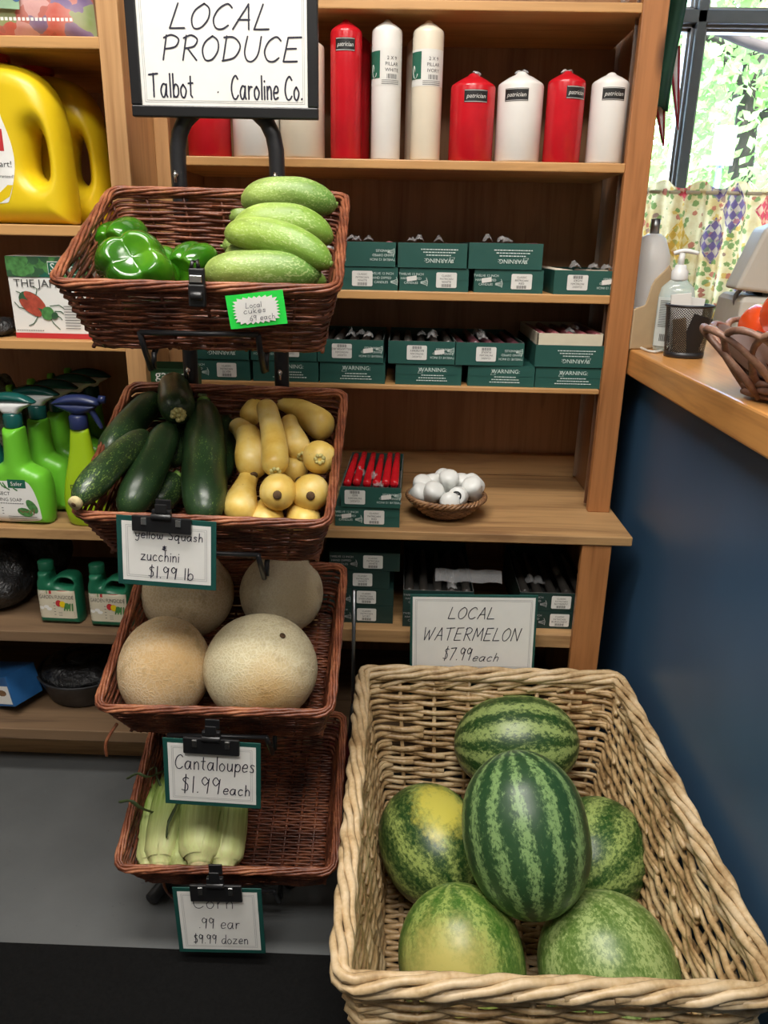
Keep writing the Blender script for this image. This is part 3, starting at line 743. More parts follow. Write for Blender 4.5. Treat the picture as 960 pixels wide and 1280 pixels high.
# natural basket on the floor
GW, GD, GH, GIN = .530, .725, .33, .05
GM = T(.196, 1.440, .352) @ RZ(R(.8))
wv, bs, rm = wicker('g', GW, GD, GH, GIN, 29, 34, .0053, .0047, None, 8, 0, 0, 5, .0062, .36, .0105, amp=1.0, sub=3, rimflat=True, seglen=(4, 8))
big = thing('willow_basket', 'large pale willow basket of watermelons on the floor', 'basket', GM)
wv.build('weave', M_['willow'], big); bs.build('base', M_['willow'], big); rm.build('rim', M_['willow_l'], big)
# second rim course of slanted strokes under the braid
m = MB(); rr = random.Random(4)
ring = rrect(GW-.006, GD-.006, .022, 120)
for k in range(0, 120, 3):
    pts = []
    for q in range(9):
        p, n = ring[(k+q) % 120]; f = q/8
        pts.append((p.x+n.x*(.013-.02*f), p.y+n.y*(.013-.02*f)-GD/2, -.004-.026*f+.008*math.sin(f*3.14)))
    m.tube(pts, [.0052]*8+[.004], 6)
m.build('rim_course', M_['willow_l'], big)

# ------------------------------------------------------------------ rack
PXL, PXR, PY = -.376, -.2155, 1.375
rack = thing('display_rack', 'black tubular display rack carrying four wicker baskets', 'rack', T(BX, PY, 0)); iR = rack.matrix_world.inverted()
def rk(mb, name, mat=M_['blackmetal'], **k):
    o = mb.build(name, mat, rack, **k); o.matrix_parent_inverse = iR; return o
m = MB(); pts = [(PXL, PY, .02), (PXL, PY, .7), (PXL, PY, 1.315)]
cxm = (PXL+PXR)/2; hw = (PXR-PXL)/2
for k in range(1, 13):
    a = math.pi*(1-k/13); ca, sa = math.cos(a), math.sin(a)
    q = (abs(ca)**2.7+abs(sa)**2.7)**(-1/2.7)
    pts.append((cxm+hw*ca*q, PY, 1.315+.085*sa*q))
pts += [(PXR, PY, 1.315), (PXR, PY, .7), (PXR, PY, .02)]
m.tube(pts, .0128, 14); rk(m, 'frame_tube')
for x in (PXL, PXR):
    m = MB(); m.tube([(x, PY+.0, .018), (x+(-.075 if x == PXL else .02), 1.150 if x == PXL else 1.2, .018)], .0125, 12); rk(m, 'foot')
    m = MB(); m.lathe([(.001, -.02), (.017, -.019), (.018, .018), (.001, .019)], 14); o = m.build('foot_cap', M_['blackpl'], rack); o.matrix_parent_inverse = iR
    o.matrix_local = T(x+(-.076 if x == PXL else .0205), 1.143 if x == PXL else 1.193, .0185) @ RX(R(90)) ; o.matrix_parent_inverse = iR
for i in range(4):
    for x in (-.0786, .0786):
        m = MB(); m.tube([(0, -.006, 0), (0, -.016, 0)], .004, 8)
        m.tube([(0, -.014, .005), (0, -.017, 0), (0, -.014, -.012)], .0022, 6)
        o = m.build('keyhole_pin', M_['steel'], rack); o.matrix_local = T(PXL if x < 0 else PXR, PY-.007, BZ[i]+.028); o.matrix_parent_inverse = iR
    # wire bracket: two arms under the basket, hooked up in front with a lip bar
    m = MB(); zb_ = -BH-.009
    def bp(x, y, z): return BM[i] @ V((x, y, z))
    for x in (-.078, .082):
        top = V((PXL if x < 0 else PXR, PY-.012, BZ[i]-.10)); top2 = bp(x, -.03, zb_)
        m.tube([V((top.x, top.y, BZ[i]-.055)), top, top2, bp(x, -.16, zb_), bp(x, -.288, zb_), bp(x, -.300, zb_-.016), bp(x-.002, -.308, zb_-.012), bp(x-.004, -.311, zb_+.022), bp(x-.004, -.316, zb_+.052)], .0042, 8)
    m.tube([bp(-.082, -.316, zb_+.052), bp(.078, -.316, zb_+.052)], .0038, 8)
    rk(m, 'bracket')
# ------------------------------------------------------------------ signs
def card_mat_set(): return [M_['cardgreen'], M_['paper'], M_['line'], M_['ink'], M_['steel']]
def bordered(mb, W_, H_, b, z0=.0012, lw=.0009):
    # frame lines printed on the sheet: double border with corner squares
    mb.quad(b, W_-b, -H_+b, -b, z0, 1)
    for k in (.006, .0085):
        q = b+k; z = z0+.0003
        for r_ in ((q, W_-q, -q-lw/2, -q+lw/2), (q, W_-q, -H_+q-lw/2, -H_+q+lw/2), (q-lw/2, q+lw/2, -H_+q, -q), (W_-q-lw/2, W_-q+lw/2, -H_+q, -q)): mb.quad(*r_, z, 2)
# sign in the rack's head
tl, tr, bl_ = atY(148, -78, 1.35), atY(389+.5, -72, 1.352), atY(160.5, 146, 1.35)
Fm, SW, SH = frame(atY(149.5, -82, 1.353), atY(385, -79, 1.353), atY(161, 146, 1.353))
SW = .2915
sgn = thing('sign_holder', 'black framed LOCAL PRODUCE sign on top of the rack', 'sign', Fm)
m = MB(); fwid = .0165
m.box(0, SW, -fwid, 0, -.006, .006); m.box(0, SW, -SH, -SH+fwid, -.006, .006); m.box(0, fwid, -SH+fwid, -fwid, -.006, .006); m.box(SW-fwid, SW, -SH+fwid, -fwid, -.006, .006)
m.build('frame', M_['blackpl'], sgn, bevel=.002)
m = MB(); m.box(.005, SW-.005, -SH+.005, -.005, -.005, .001, 0); bordered(m, SW, SH, .0155, .0014, .0008)
H0 = SH
def py(v): return -(v+82)/228*SH     # picture row inside the sign
def px(v): return (v-153)/238*SW
pen(m, 'LOCAL', px(207), px(330), py(31), .0330, .0025, 3, .30, .0019)
pen(m, 'PRODUCE', px(195), px(366), py(71), .0330, .0025, 3, .16, .0019)
pen(m, 'Talbot', px(177), px(232), py(119), .0320, .0026, 3, .0, .0019)
pen(m, '-', px(262), px(264), py(119), .03, .002, 3, 0, .0019)
pen(m, 'Caroline Co.', px(281), px(370), py(120), .0320, .0026, 3, .0, .0019)
m.build('paper', card_mat_set(), sgn)
# price cards hanging from clips
def price_card(tlp, trp, blp, Y, lines, name_label, clip, handle=None, dz=0.0):
    Fm, W_, H_ = frame(atY(*tlp, Y), atY(*trp, Y), atY(*blp, Y-dz))
    t = thing('price_card', name_label, 'sign', Fm, 'price cards clipped to the baskets')
    m = MB(); m.box(0, W_, -H_, 0, -.0012, .0006, 0); m.build('sleeve', M_['cardgreen'], t, bevel=.0004)
    m = MB(); bordered(m, W_, H_, .0075, .0008, .0006)
    for l in lines: pen(m, l[0], l[1]*W_, l[2]*W_, -l[3]*H_, l[4]*H_, l[5] if len(l) > 5 else .0013, 3, .06, .0014)
    text(m, 'DISPLAY CARD', W_*.86, -H_+.0022, .0028, 1, .0011) if False else None
    m.build('paper', card_mat_set(), t)
    # spring clip
    x0, x1, y0, y1 = [clip[0]*W_, clip[1]*W_, -clip[3]*H_, -clip[2]*H_]
    c = thing('sign_clip', 'black spring clip holding the '+name_label.split(' card')[0].replace('white ', '')+' card', 'clip', Fm @ T((x0+x1)/2, (y0+y1)/2, .004), 'clips of the price cards')
    cw, ch = x1-x0, y1-y0
    m = MB(); m.box(-cw/2, cw/2, -ch/2, ch/2, -.0015, .0035); m.build('jaw', M_['blackpl'], c, bevel=.0012)
    m = MB()
    for sx in (-.29, .29): m.box(sx*cw-.004, sx*cw+.004, -.001, ch*.42, .0036, .0058)
    m.build('rivet_tab', M_['steel'], c, bevel=.0008)
    m = MB(); m.box(-cw*.16, cw*.16, ch*.4, ch*.95, -.004, .004); m.tube([(-cw*.17, ch*.5, .002), (cw*.17, ch*.5, .002)], .0055, 10)
    m.box(-cw*.13, cw*.13, ch*.9, ch*1.5, -.010, -.0065); m.box(-cw*.10, cw*.10, ch*.75, ch*1.35, .003, .0055)
    m.build('spring_lever', M_['blackpl'], c, bevel=.0012)
    return t
price_card((145, 643), (270.5, 652.5), (122.5, 727), 1.036, [('yellow Squash', .19, .86, .30, .12), ('&', .45, .50, .46, .11), ('zucchini', .24, .62, .62, .15), ('$1.99 lb', .31, .76, .87, .17, .0014)],
           'white yellow squash and zucchini price card in green sleeve', (.17, .76, -.03, .19), dz=.002)
price_card((203, 922), (326, 929.5), (197, 1003), 1.030, [('Cantaloupes', .12, .93, .44, .21, .0016), ('$1.99', .17, .57, .80, .25, .0016), ('each', .61, .88, .80, .16, .0016)],
           'white cantaloupes price card in green sleeve', (.22, .79, -.06, .17))
price_card((215, 1109), (326.5, 1111), (209.5, 1189), 1.022, [('Corn', .22, .66, .30, .20), ('.99 ear', .26, .72, .61, .16), ('$9.99 dozen', .18, .80, .85, .14)],
           'white corn price card in green sleeve', (.21, .79, -.08, .16))
# clip of the cucumber tag and the neon tag itself
Fm, W_, H_ = frame(atY(281, 370, 1.046), atY(353, 362, 1.046), atY(288, 412, 1.048))
t = thing('neon_tag', 'neon green starburst tag reading Local cukes on the pepper basket', 'sign', Fm)
m = MB(); bend = lambda x: -.0012*(2*x/W_-1)**2
m.grid(lambda u, v: (u*W_, -v*H_, bend(u*W_)), 10, 4, 0, True); m.grid(lambda u, v: (u*W_, -v*H_, bend(u*W_)-.0006), 10, 4, 0, True)
m.build('card', M_['neon'], t)
m = MB(); cxx, cyy = W_/2, -H_/2; ng = 12; nseg = 56; vs = []; zf = lambda x: bend(x)+.0014
for k in range(nseg):
    a = 2*math.pi*k/nseg; ca, sa = math.cos(a), math.sin(a); q = (abs(ca)**5+abs(sa)**5)**(-1/5)
    e = .88 if k % 2 == 0 else .75
    x = cxx+ca*q*W_*.5*e*.93; y = cyy+sa*q*H_*.5*e*.93; vs.append((x, y, zf(x)))
vi = []
for k in range(nseg):
    a = 2*math.pi*k/nseg; ca, sa = math.cos(a), math.sin(a); q = (abs(ca)**5+abs(sa)**5)**(-1/5); x = cxx+ca*q*W_*.25; y = cyy+sa*q*H_*.25; vi.append((x, y, zf(x)))
m.add(vs+vi, [(k, (k+1) % nseg, nseg+(k+1) % nseg, nseg+k) for k in range(nseg)]+[tuple(range(nseg, 2*nseg))], 1)
pen(m, 'Local', W_*.33, W_*.60, -H_*.42, .0066, .0006, 3, .05, .0022); pen(m, 'cukes', W_*.28, W_*.66, -H_*.58, .0066, .0006, 3, .05, .0022); pen(m, '.69 each', W_*.34, W_*.80, -H_*.80, .0066, .0006, 3, .05, .0022)
m.build('starburst', card_mat_set(), t)
Fm, W_, H_ = frame(atY(233, 330, 1.046), atY(258, 331, 1.046), atY(234, 384, 1.046))
c = thing('sign_clip', 'empty black spring clip standing on the pepper basket rim', 'clip', Fm)
m = MB(); m.box(.002, W_-.002, -H_*.98, -H_*.45, -.004, .006); m.box(.003, W_*.93, -H_*.5, -H_*.08, -.002, .005); m.tube([(W_*.2, -H_*.72, .008), (W_*.85, -H_*.72, .008)], .006, 10)
m.build('jaw', M_['blackpl'], c, bevel=.002)
m = MB(); m.box(W_*.18, W_*.8, -H_*.42, -H_*.24, .0052, .0075); m.build('rivet_tab', M_['steel'], c, bevel=.001)
m = MB(); m.tube([(W_*.25, -H_*.1, .002), (W_*.3, H_*.06, .0), (W_*.55, H_*.09, 0), (W_*.62, -H_*.08, .002)], .0028, 8); m.build('lever', M_['blackpl'], c)
# sign at the back of the willow basket
Fm, W_, H_ = frame(atY(513, 743, 1.472), atY(673, 744.5, 1.472), atY(507, 839, 1.468))
t = thing('sign_holder', 'dark green framed LOCAL WATERMELON sign behind the willow basket', 'sign', Fm)
m = MB(); m.box(0, W_, -H_-.06, 0, -.004, 0); m.build('sleeve', M_['cardgreen'], t, bevel=.001)
m = MB(); bordered(m, W_, H_, .005, .0006, .0008)
pen(m, 'LOCAL', W_*.30, W_*.66, -H_*.30, .026, .0017, 3, .22, .0012); pen(m, 'WATERMELON', W_*.10, W_*.86, -H_*.58, .029, .0017, 3, .22, .0012)
pen(m, '$7.99', W_*.26, W_*.48, -H_*.84, .029, .0017, 3, .2, .0012); pen(m, 'each', W_*.50, W_*.70, -H_*.85, .019, .0015, 3, .35, .0012)
m.build('paper', card_mat_set(), t)
# ------------------------------------------------------------------ produce
def bpt(i, x, y, h):
    """where the sight line through (x, y) meets the plane h above the floor of rack basket i"""
    Mi = BM[i]; n = Mi.to_3x3() @ V((0, 0, 1)); p0 = Mi @ V((0, 0, -BH+h+(.012 if i != 2 else 0))); d = ray(x, y)
    return CC + d*((p0-CC).dot(n)/d.dot(n))
def axis_M(p1, p2, roll=0.0):
    d = (p2-p1); q = d.normalized().to_track_quat('Z', 'Y').to_matrix().to_4x4(); q.translation = (p1+p2)/2
    return q @ RZ(roll)
def body(L, prof, bend=(0, 0), n=20, m_=22, lump=0, seed=0, ribs=0, ribn=5):
    """solid of revolution along z (origin in its middle), prof(t) radius for t in 0..1, bent sideways"""
    rings = []
    for j in range(m_+1):
        t = .5-.5*math.cos(math.pi*j/m_); r = max(prof(t), .0002); z = (t-.5)*L; k = 1-(2*t-1)**2; rg = []
        for i in range(n):
            a = 2*math.pi*i/n; q = r*(1+ribs*math.cos(ribn*a))
            if lump: q *= 1+lump*noise.noise(V((math.cos(a)*1.3+seed, math.sin(a)*1.3, t*4)))
            rg.append((q*math.cos(a)+bend[0]*k, q*math.sin(a)+bend[1]*k, z))
        rings.append(rg)
    mb = MB(); mb.loft(rings, 0, True); return mb
def sup(R_, p=2.6, q=.5):
    return lambda t: R_*max(0, 1-abs(2*t-1)**p)**q
stem_tan = plain('cut_stem', (.55, .46, .24), .7, var=.15, sc_=120)
stem_green = plain('green_stem', (.16, .28, .05), .5, var=.2, sc_=60)
scar = plain('brown_blossom_scar', (.10, .055, .022), .8, var=.4, sc_=200, bmp=.4)
blossom = plain('pale_blossom_end', (.58, .52, .20), .6, var=.25, sc_=150, bmp=.4)
def dist_px(p, px_): return (p-CC).dot(fw)*px_/FPX
# zucchini: (x1,y1)-(x2,y2) ends in the picture, height over the basket floor at each, width in px, label
ZK_ = [zuke_mat('zucchini_skin', (.016, .040, .014), (.16, .24, .055), s, a) for s, a in ((1, .63), (5, .60), (9, .57))]
zl = [((255, 504), (256, 654), .075, .070, 58, 0, 'broad dark zucchini lying nearest the yellow squash', 'a'),
      ((214, 531), (157, 645), .085, .070, 47, 0, 'dark zucchini with a streaky side, lying between the scarred one and the broad one', 'a'),
      ((184, 541), (95, 628), .095, .122, 40, 2, 'zucchini with a pale scarred patch and cut stem end over the basket corner', 's'),
      ((196, 494), (131, 574), .080, .085, 42, 0, 'plain dark zucchini along the back edge of its basket', 'n'),
      ((208, 480), (223, 519), .125, .112, 47, 1, 'zucchini lying on top of the pile with its pale star-shaped blossom end outward', 'b'),
      ((222, 595), (186, 634), .040, .030, 42, 2, 'short green zucchini low at the front behind the price card', 'a'),
      ((232, 526), (212, 582), .050, .040, 32, 1, 'dark zucchini deep in the gap beside the broad one', 'n'),
      ((243, 486), (252, 540), .052, .035, 30, 2, 'lighter green zucchini end showing behind the broad one', 'a'),
      ((285, 515), (278, 600), .030, .022, 30, 0, 'shadowed zucchini deep between the broad one and the squash', 'n')]
for k, (a, b, h1, h2, wp, mi, lab, kind) in enumerate(zl):
    p1, p2 = bpt(1, *a, h1), bpt(1, *b, h2)
    if k == 4: p1, p2 = p1+V((-.012, .080, -.008)), p2
    r_ = dist_px((p1+p2)/2, wp)/2; L = (p2-p1).length
    pr = (lambda r_: (lambda t: r_*(max(0, 1-abs(2*t-1)**4.2)**.5)*(.86+.14*t)))(r_)
    t = thing('zucchini', lab, 'zucchini', axis_M(p1, p2, k), 'zucchini in the basket')
    body(L, pr, (r_*.16 if k not in (0, 4) else 0, 0), 20, 24, .04, k).build('flesh', ZK_[mi], t)
    m = MB()
    if kind in 'a':
        m.lathe([(r_*.34, -.004), (r_*.30, .004), (.001, .0045)], 12, 0, (0, 0, -L/2)); m.build('stem_end', stem_green, t)
    elif kind == 's':
        m.lathe([(.0001, -.004), (.0095, -.003), (.0105, .001), (.010, .005), (.0001, .006)], 14, 0, (0, 0, L/2)); m.build('stem_end', stem_tan, t)
        m = MB()
        m.lathe([(.0001, .0), (.004, 0), (.0035, .0006), (.0001, .0008)], 10, 0, (0, 0, L/2+.006)); m.build('pith', scar, t)
    elif kind == 'b':
        for q in range(9):
            an = q*.698; rr_ = .0085 if q else 0
            m.ball((rr_*math.cos(an), rr_*math.sin(an), L/2-.0015), .0052, 0, 8, 6)
        m.build('blossom_end', blossom, t)
    if kind != 'n' and k in (0,):
        pass
# crookneck squash: neck end, bulb end, heights, neck px, bulb px
SQ = [squash_mat('yellow_squash_skin', s) for s in (2, 7, 13)]
sl = [((331, 503), (344, 590), .115, .105, 27, 35, 1, 'squash with a long straight neck, on top of the squash pile'),
      ((347, 499), (413, 541), .070, .060, 22, 39, 0, 'large squash along the back rim with its neck pointing at the pile'),
      ((360, 522), (378, 570), .088, .078, 22, 33, 1, 'slim squash resting beside the long-necked one on the back rim side'),
      ((384, 542), (401, 576), .070, .090, 22, 43, 2, 'round-ended squash with a pale nubbly tip, by the basket side wall'),
      ((378, 583), (390, 621), .060, .075, 22, 48, 0, 'smooth bright squash with a small dark tip, below the nubbly tipped one'),
      ((340, 575), (349, 620), .060, .085, 22, 47, 2, 'squash end-on with a dark round tip, directly below the long-necked one'),
      ((309, 537), (317, 594), .075, .068, 30, 43, 1, 'mottled squash with a dark tip, left beside the long-necked one'),
      ((314, 590), (299, 652), .058, .055, 24, 44, 0, 'squash with a dark tip near the front rim beside the zucchini'),
      ((343, 610), (331, 668), .045, .040, 22, 45, 0, 'squash showing only its plain top at the front rim, below the end-on one'),
      ((370, 612), (381, 668), .048, .040, 22, 46, 2, 'squash showing only its plain top at the front rim, below the bright one'),
      ((294, 530), (312, 556), .060, .060, 24, 30, 1, 'small squash at the zucchini side of the pile, top row'),
      ((358, 566), (374, 600), .050, .046, 22, 32, 0, 'squash sunk between the slim one and the bright one'),
      ((322, 501), (312, 528), .070, .066, 20, 26, 2, 'squash mostly hidden behind the long-necked one'),
      ((306, 625), (283, 660), .030, .026, 20, 34, 1, 'squash low in the front corner beside the broad zucchini')]
for k, (a, b, h1, h2, n_, w_, mi, lab) in enumerate(sl):
    p1, p2 = bpt(1, *a, h1), bpt(1, *b, h2); rn, rb = dist_px(p1, n_)/2, dist_px(p2, w_)/2
    if k in (3, 4, 5): p1 = p2+V((-.012, .088, -.008)); p2 = p2+V((0, -rb*.6, rb*.25))
    L = (p2-p1).length
    L = max(L, rb*2.3); d_ = (p2-p1).normalized(); p1 = p2-d_*L
    def pr(t, rn=rn, rb=rb, L=L):
        z0 = 1-rb/L; s = min(1, max(0, (t-.12)/(z0-.10))); s = s*s*(3-2*s); r = lerp(rn, rb, s)
        if t > z0: r = rb*math.sqrt(max(0, 1-((t-z0)/(1-z0))**2.2))
        if t < .12: r *= math.sqrt(max(0, 1-((.12-t)/.12)**2))
        return r
    t = thing('yellow_squash', lab, 'squash', axis_M(p1, p2, k*1.3), 'yellow squash in the basket')
    body(L, pr, (0 if k in (3, 4, 5) else rn*.3, 0), 20, 26, .05, k+20).build('flesh', SQ[mi], t)
    if k not in (1, 8, 9, 13, 12):
        m = MB()
        if k in (0, 2, 3):
            for q in range(8): m.ball((.006*math.cos(q*.9), .006*math.sin(q*.9), L/2-.001), .0036, 0, 8, 6)
            m.build('stem_end', blossom, t)
        else:
            m.lathe([(.0065, -.004), (.0068, .0012), (.005, .0026), (.0001, .0020)], 12, 0, (0, 0, L/2)); m.build('blossom_scar', scar, t)
# cucumbers
CK = [cuke_mat('cucumber_skin', s, l, d) for s, l, d in ((1, (.34, .47, .10), (.075, .21, .03)), (4, (.37, .52, .09), (.13, .28, .03)), (8, (.30, .43, .09), (.07, .19, .03)))]
cl = [((301, 250), (421, 256), .125, .120, 44, .010, 0, 'cucumber lying at the back of the pile, dark at one end'),
      ((289, 287), (417, 297), .112, .105, 46, .016, 1, 'light green arched cucumber, second from the back of its pile'),
      ((282, 290), (414, 330), .120, .108, 45, .012, 1, 'bumpy cucumber slanting down across the middle of its pile'),
      ((280, 322), (392, 330), .085, .078, 44, .008, 2, 'cucumber between the front one and the slanting one'),
      ((255, 340), (400, 343), .100, .092, 50, .003, 0, 'biggest warty cucumber at the front of the basket'),
      ((340, 345), (408, 352), .034, .030, 24, .002, 1, 'cucumber mostly hidden underneath the front one'),
      ((286, 272), (330, 268), .060, .060, 26, .002, 0, 'cucumber with only its pale tip showing behind the slanting one'),
      ((278, 308), (330, 305), .050, .050, 26, .002, 2, 'cucumber with only its tip showing under the slanting one')]
for k, (a, b, h1, h2, wp, bn, mi, lab) in enumerate(cl):
    p1, p2 = bpt(0, *a, h1), bpt(0, *b, h2); r_ = dist_px((p1+p2)/2, wp)/2; L = (p2-p1).length
    Mz = axis_M(p1, p2, 0); up = Mz.to_3x3().inverted() @ V((0, -.3, 1)); up.normalize()
    t = thing('cucumber', lab, 'cucumber', Mz, 'cucumbers in the basket')
    body(L, (lambda r_: (lambda q: r_*max(0, 1-abs(2*q-1)**3.4)**.5))(r_), (up.x*bn, up.y*bn), 22, 26, .05, k+40, .015, 6).build('flesh', CK[mi], t)
    m = MB(); m.lathe([(r_*.18, -.003), (r_*.16, .0015), (.0002, .002)], 10, 0, (0, 0, L/2 if k % 2 == 0 else -L/2)); m.build('stem_scar', stem_green, t)
# peppers
PM = pepper_mat(); 
def pepper(c, r_, axis, roll, lab, sx=1.0, hgt=1.0):
    t = thing('green_pepper', lab, 'pepper', axis_M(c-axis*.01, c+axis*.01, roll), 'green peppers in the basket')
    rings = []; n, mm = 40, 22
    for j in range(mm+1):
        ph = -math.pi/2+math.pi*j/mm; rg = []
        for i in range(n):
            a = 2*math.pi*i/n; lobe = abs(math.cos(a*2))**.55
            cz = math.sin(ph); cr_ = math.cos(ph)
            q = r_*(abs(cr_)**.72)*(.80+.24*lobe)*(.94+.06*cz)
            z = r_*hgt*(math.copysign(abs(cz)**.85, cz))
            dim = max(0, 1-(abs(cr_)/.55)**2)
            z -= math.copysign(dim*r_*(.34 if cz > 0 else .22)*1, cz)*(1 if abs(cr_) < .55 else 0)
            z += .10*r_*lobe*math.copysign(1, cz)*(1-abs(2*abs(cr_)-1))
            rg.append((q*math.cos(a)*sx, q*math.sin(a), z))
        rings.append(rg)
    m = MB(); m.loft(rings); m.build('flesh', PM, t, sub=1)
    m = MB(); m.tube([(0, 0, r_*hgt*.62), (.001, 0, r_*hgt*.85), (.005, .002, r_*hgt*1.12)], [r_*.17, r_*.11, r_*.13], 10); m.build('stem', stem_green, t)
def ppt(x, y, h): return bpt(0, x, y, h)
pepper(ppt(154, 306, .056), .043, V((.15, .85, .1)).normalized(), .5, 'two-lobed green pepper at the back corner of its basket', 1.0)
pepper(ppt(171, 340, .062), .056, V((-.15, .80, -.45)).normalized(), .35, 'largest glossy green pepper with a yellowish crease at the front rim', 1.08)
pepper(ppt(206, 342, .036), .036, V((-.3, .6, .5)).normalized(), .2, 'green pepper tucked behind the large creased one')
pepper(ppt(242, 332, .046), .037, V((.3, .8, .2)).normalized(), .9, 'green pepper with a white highlight beside the cucumbers')
# cantaloupes
cm = [((206, 836), 114, 131, .080, .3, 'orange-tinted cantaloupe, front of the basket beside the post', (.68, .48, .26), (.75, .61, .40), (.3, -.6, .2), (.60, .36, .13)),
      ((326, 835), 142, 136, .086, .0, 'largest cantaloupe with a yellow-brown ground spot', (.66, .57, .35), (.77, .70, .49), (.25, -.75, -.35), (.46, .25, .06)),
      ((235, 742), 114, 112, .072, .9, 'grey-tan cantaloupe at the back, half under the squash price card', (.62, .49, .30), (.72, .61, .42), (0, 0, 1), (.5, .36, .16)),
      ((352, 741), 104, 104, .070, 1.7, 'pale cantaloupe at the back beneath the squash basket corner', (.70, .61, .42), (.79, .72, .54), (.5, -.5, 0), (.6, .48, .26))]
for k, (c, wx, wy, h, rl, lab, c1, c2, sd, scx) in enumerate(cm):
    p = bpt(2, *c, h); rx, rz = dist_px(p, wx)/2, dist_px(p, wy)/2
    t = thing('cantaloupe', lab, 'melon', T(*p) @ RX(R(-19)), 'cantaloupes in the basket')
    m = MB(); m.lathe([(max(1e-4, math.sin(math.pi*j/24)), -math.cos(math.pi*j/24)) for j in range(25)], 40)
    m.v = [V((v.x*rx, v.y*(rx+rz)/2*.94, v.z*rz))*(1+.012*noise.noise(v*2+V((k*5, 0, 0)))) for v in m.v]
    m.build('rind', cantaloupe_mat('cantaloupe_rind', k*3.3+1, c1, c2, sd, scx), t)
    a_ = V((.45, -.55, .70)).normalized() if k == 1 else V((.2, .3, .9)).normalized()
    m = MB(); m.lathe([(.005, -.001), (.005, .0006), (.0001, .0010)], 12)
    o = m.build('stem_scar', scar, t); q = V((a_.x*rx, a_.y*(rx+rz)/2, a_.z*rz)); o.matrix_local = T(*(q*.995)) @ a_.to_track_quat('Z', 'Y').to_matrix().to_4x4()
# corn in husks
HM = husk_mat(); dry = plain('dark_corn_leaf', (.05, .075, .025), .6, var=.4, sc_=40)
ears = [((224, 950), (200, 1086), .050, .050, 45, 1, 'ear of corn in a leafy yellow-green husk, peeling at one side'),
        ((263, 945), (249, 1084), .075, .068, 52, 2, 'thick ear of corn with a blunt cut end, on top of its pile'),
        ((290, 950), (279, 1090), .052, .048, 46, 2, 'ear of corn nearest the empty part of its basket'),
        ((238, 1000), (225, 1088), .045, .045, 38, 1, 'ear of corn lowest between the leafy one and the thick one'),
        ((190, 970), (183, 1086), .040, .042, 28, 0, 'pale ear of corn against the side wall of its basket')]
for k, (a, b, h1, h2, wp, _, lab) in enumerate(ears):
    p1, p2 = bpt(3, *a, h1), bpt(3, *b, h2); r_ = dist_px((p1+p2)/2, wp)/2; L = (p2-p1).length
    t = thing('corn_ear', lab, 'corn', axis_M(p2, p1, k), 'ears of corn in the basket'); bpy.context.view_layer.update()
    def pr(q, r_=r_):
        if q < .05: return r_*lerp(.46, .54, q/.05)*(1 if q > .004 else .05)
        if q < .13: return r_*lerp(.54, .90, math.sin((q-.05)/.08*math.pi/2))
        return r_*(.90+.10*math.sin(min(1, (q-.13)/.25)*math.pi/2))*(1 if q < .55 else (1-.62*((q-.55)/.45)**1.5))
    body(L, pr, (0, 0), 26, 26, .05, k+60, .035, 7).build('husk', HM, t)
    # outer husk leaves wrapped on the body
    m = MB(); rr = random.Random(k)
    for q in range(4):
        a0 = q*1.57+rr.random(); wdt = rr.uniform(.75, 1.0); top = rr.uniform(.75, .98); tw = rr.uniform(-.4, .4)
        def leaf(u, v, a0=a0, wdt=wdt, top=top, tw=tw, L=L, pr=pr):
            f = .07+v*top*.92; ww = wdt*(math.sin(math.pi*min(1, v*.85+.22))**.7); an = a0+(u-.5)*2*ww*.8+tw*v
            rad = pr(min(.99, f))*(1.035+.05*(1-abs(2*u-1)))+.0012+(.006*max(0, v-.8) if v > .8 else 0)
            return (rad*math.cos(an), rad*math.sin(an), (f-.5)*L)
        m.grid(leaf, 8, 14)
    m.build('husk_leaf', HM, t)
    m = MB(); m.lathe([(.0001, -.006), (r_*.40, -.005), (r_*.44, .002), (r_*.42, .008)], 14, 0, (0, 0, -L/2)); m.build('shank', stem_tan, t)
    if k in (0, 1, 4):
        m = MB(); z0 = L/2*.3 if k else L*.12
        for q in range(2 if k else 3):
            s = rr.uniform(-1, 1); b0 = V((r_*.7*math.cos(q*2+1), r_*.7*math.sin(q*2+1), z0+q*.02)); e = b0+V((.02*math.cos(q*2+1)+.01*s, .03*math.sin(q*2+1), .04+.01*q))
            m.tube(cat([tuple(b0), tuple(b0.lerp(e, .5)+V((.006, 0, .006))), tuple(e), tuple(e+V((.012*s, .006, -.012)))], 4), [.004]*4+[.0035]*4+[.002]*4+[.0006], 6, flat=.4)
        if k == 4:
            Mi = t.matrix_world.inverted()
            for path in (((199, 1018, .055), (176, 1010, .115), (163, 1001, .135), (148, 1003, .125)), ((208, 962, .055), (186, 971, .125), (172, 967, .14), (158, 974, .13)), ((226, 995, .085), (218, 1012, .10), (210, 1030, .10), (208, 1048, .088))):
                m.tube(cat([tuple(Mi @ bpt(3, *q)) for q in path], 5), [.0035]*5+[.0045]*5+[.0028]*5+[.0008], 6, flat=.4)
        m.build('dry_leaf', dry, t)
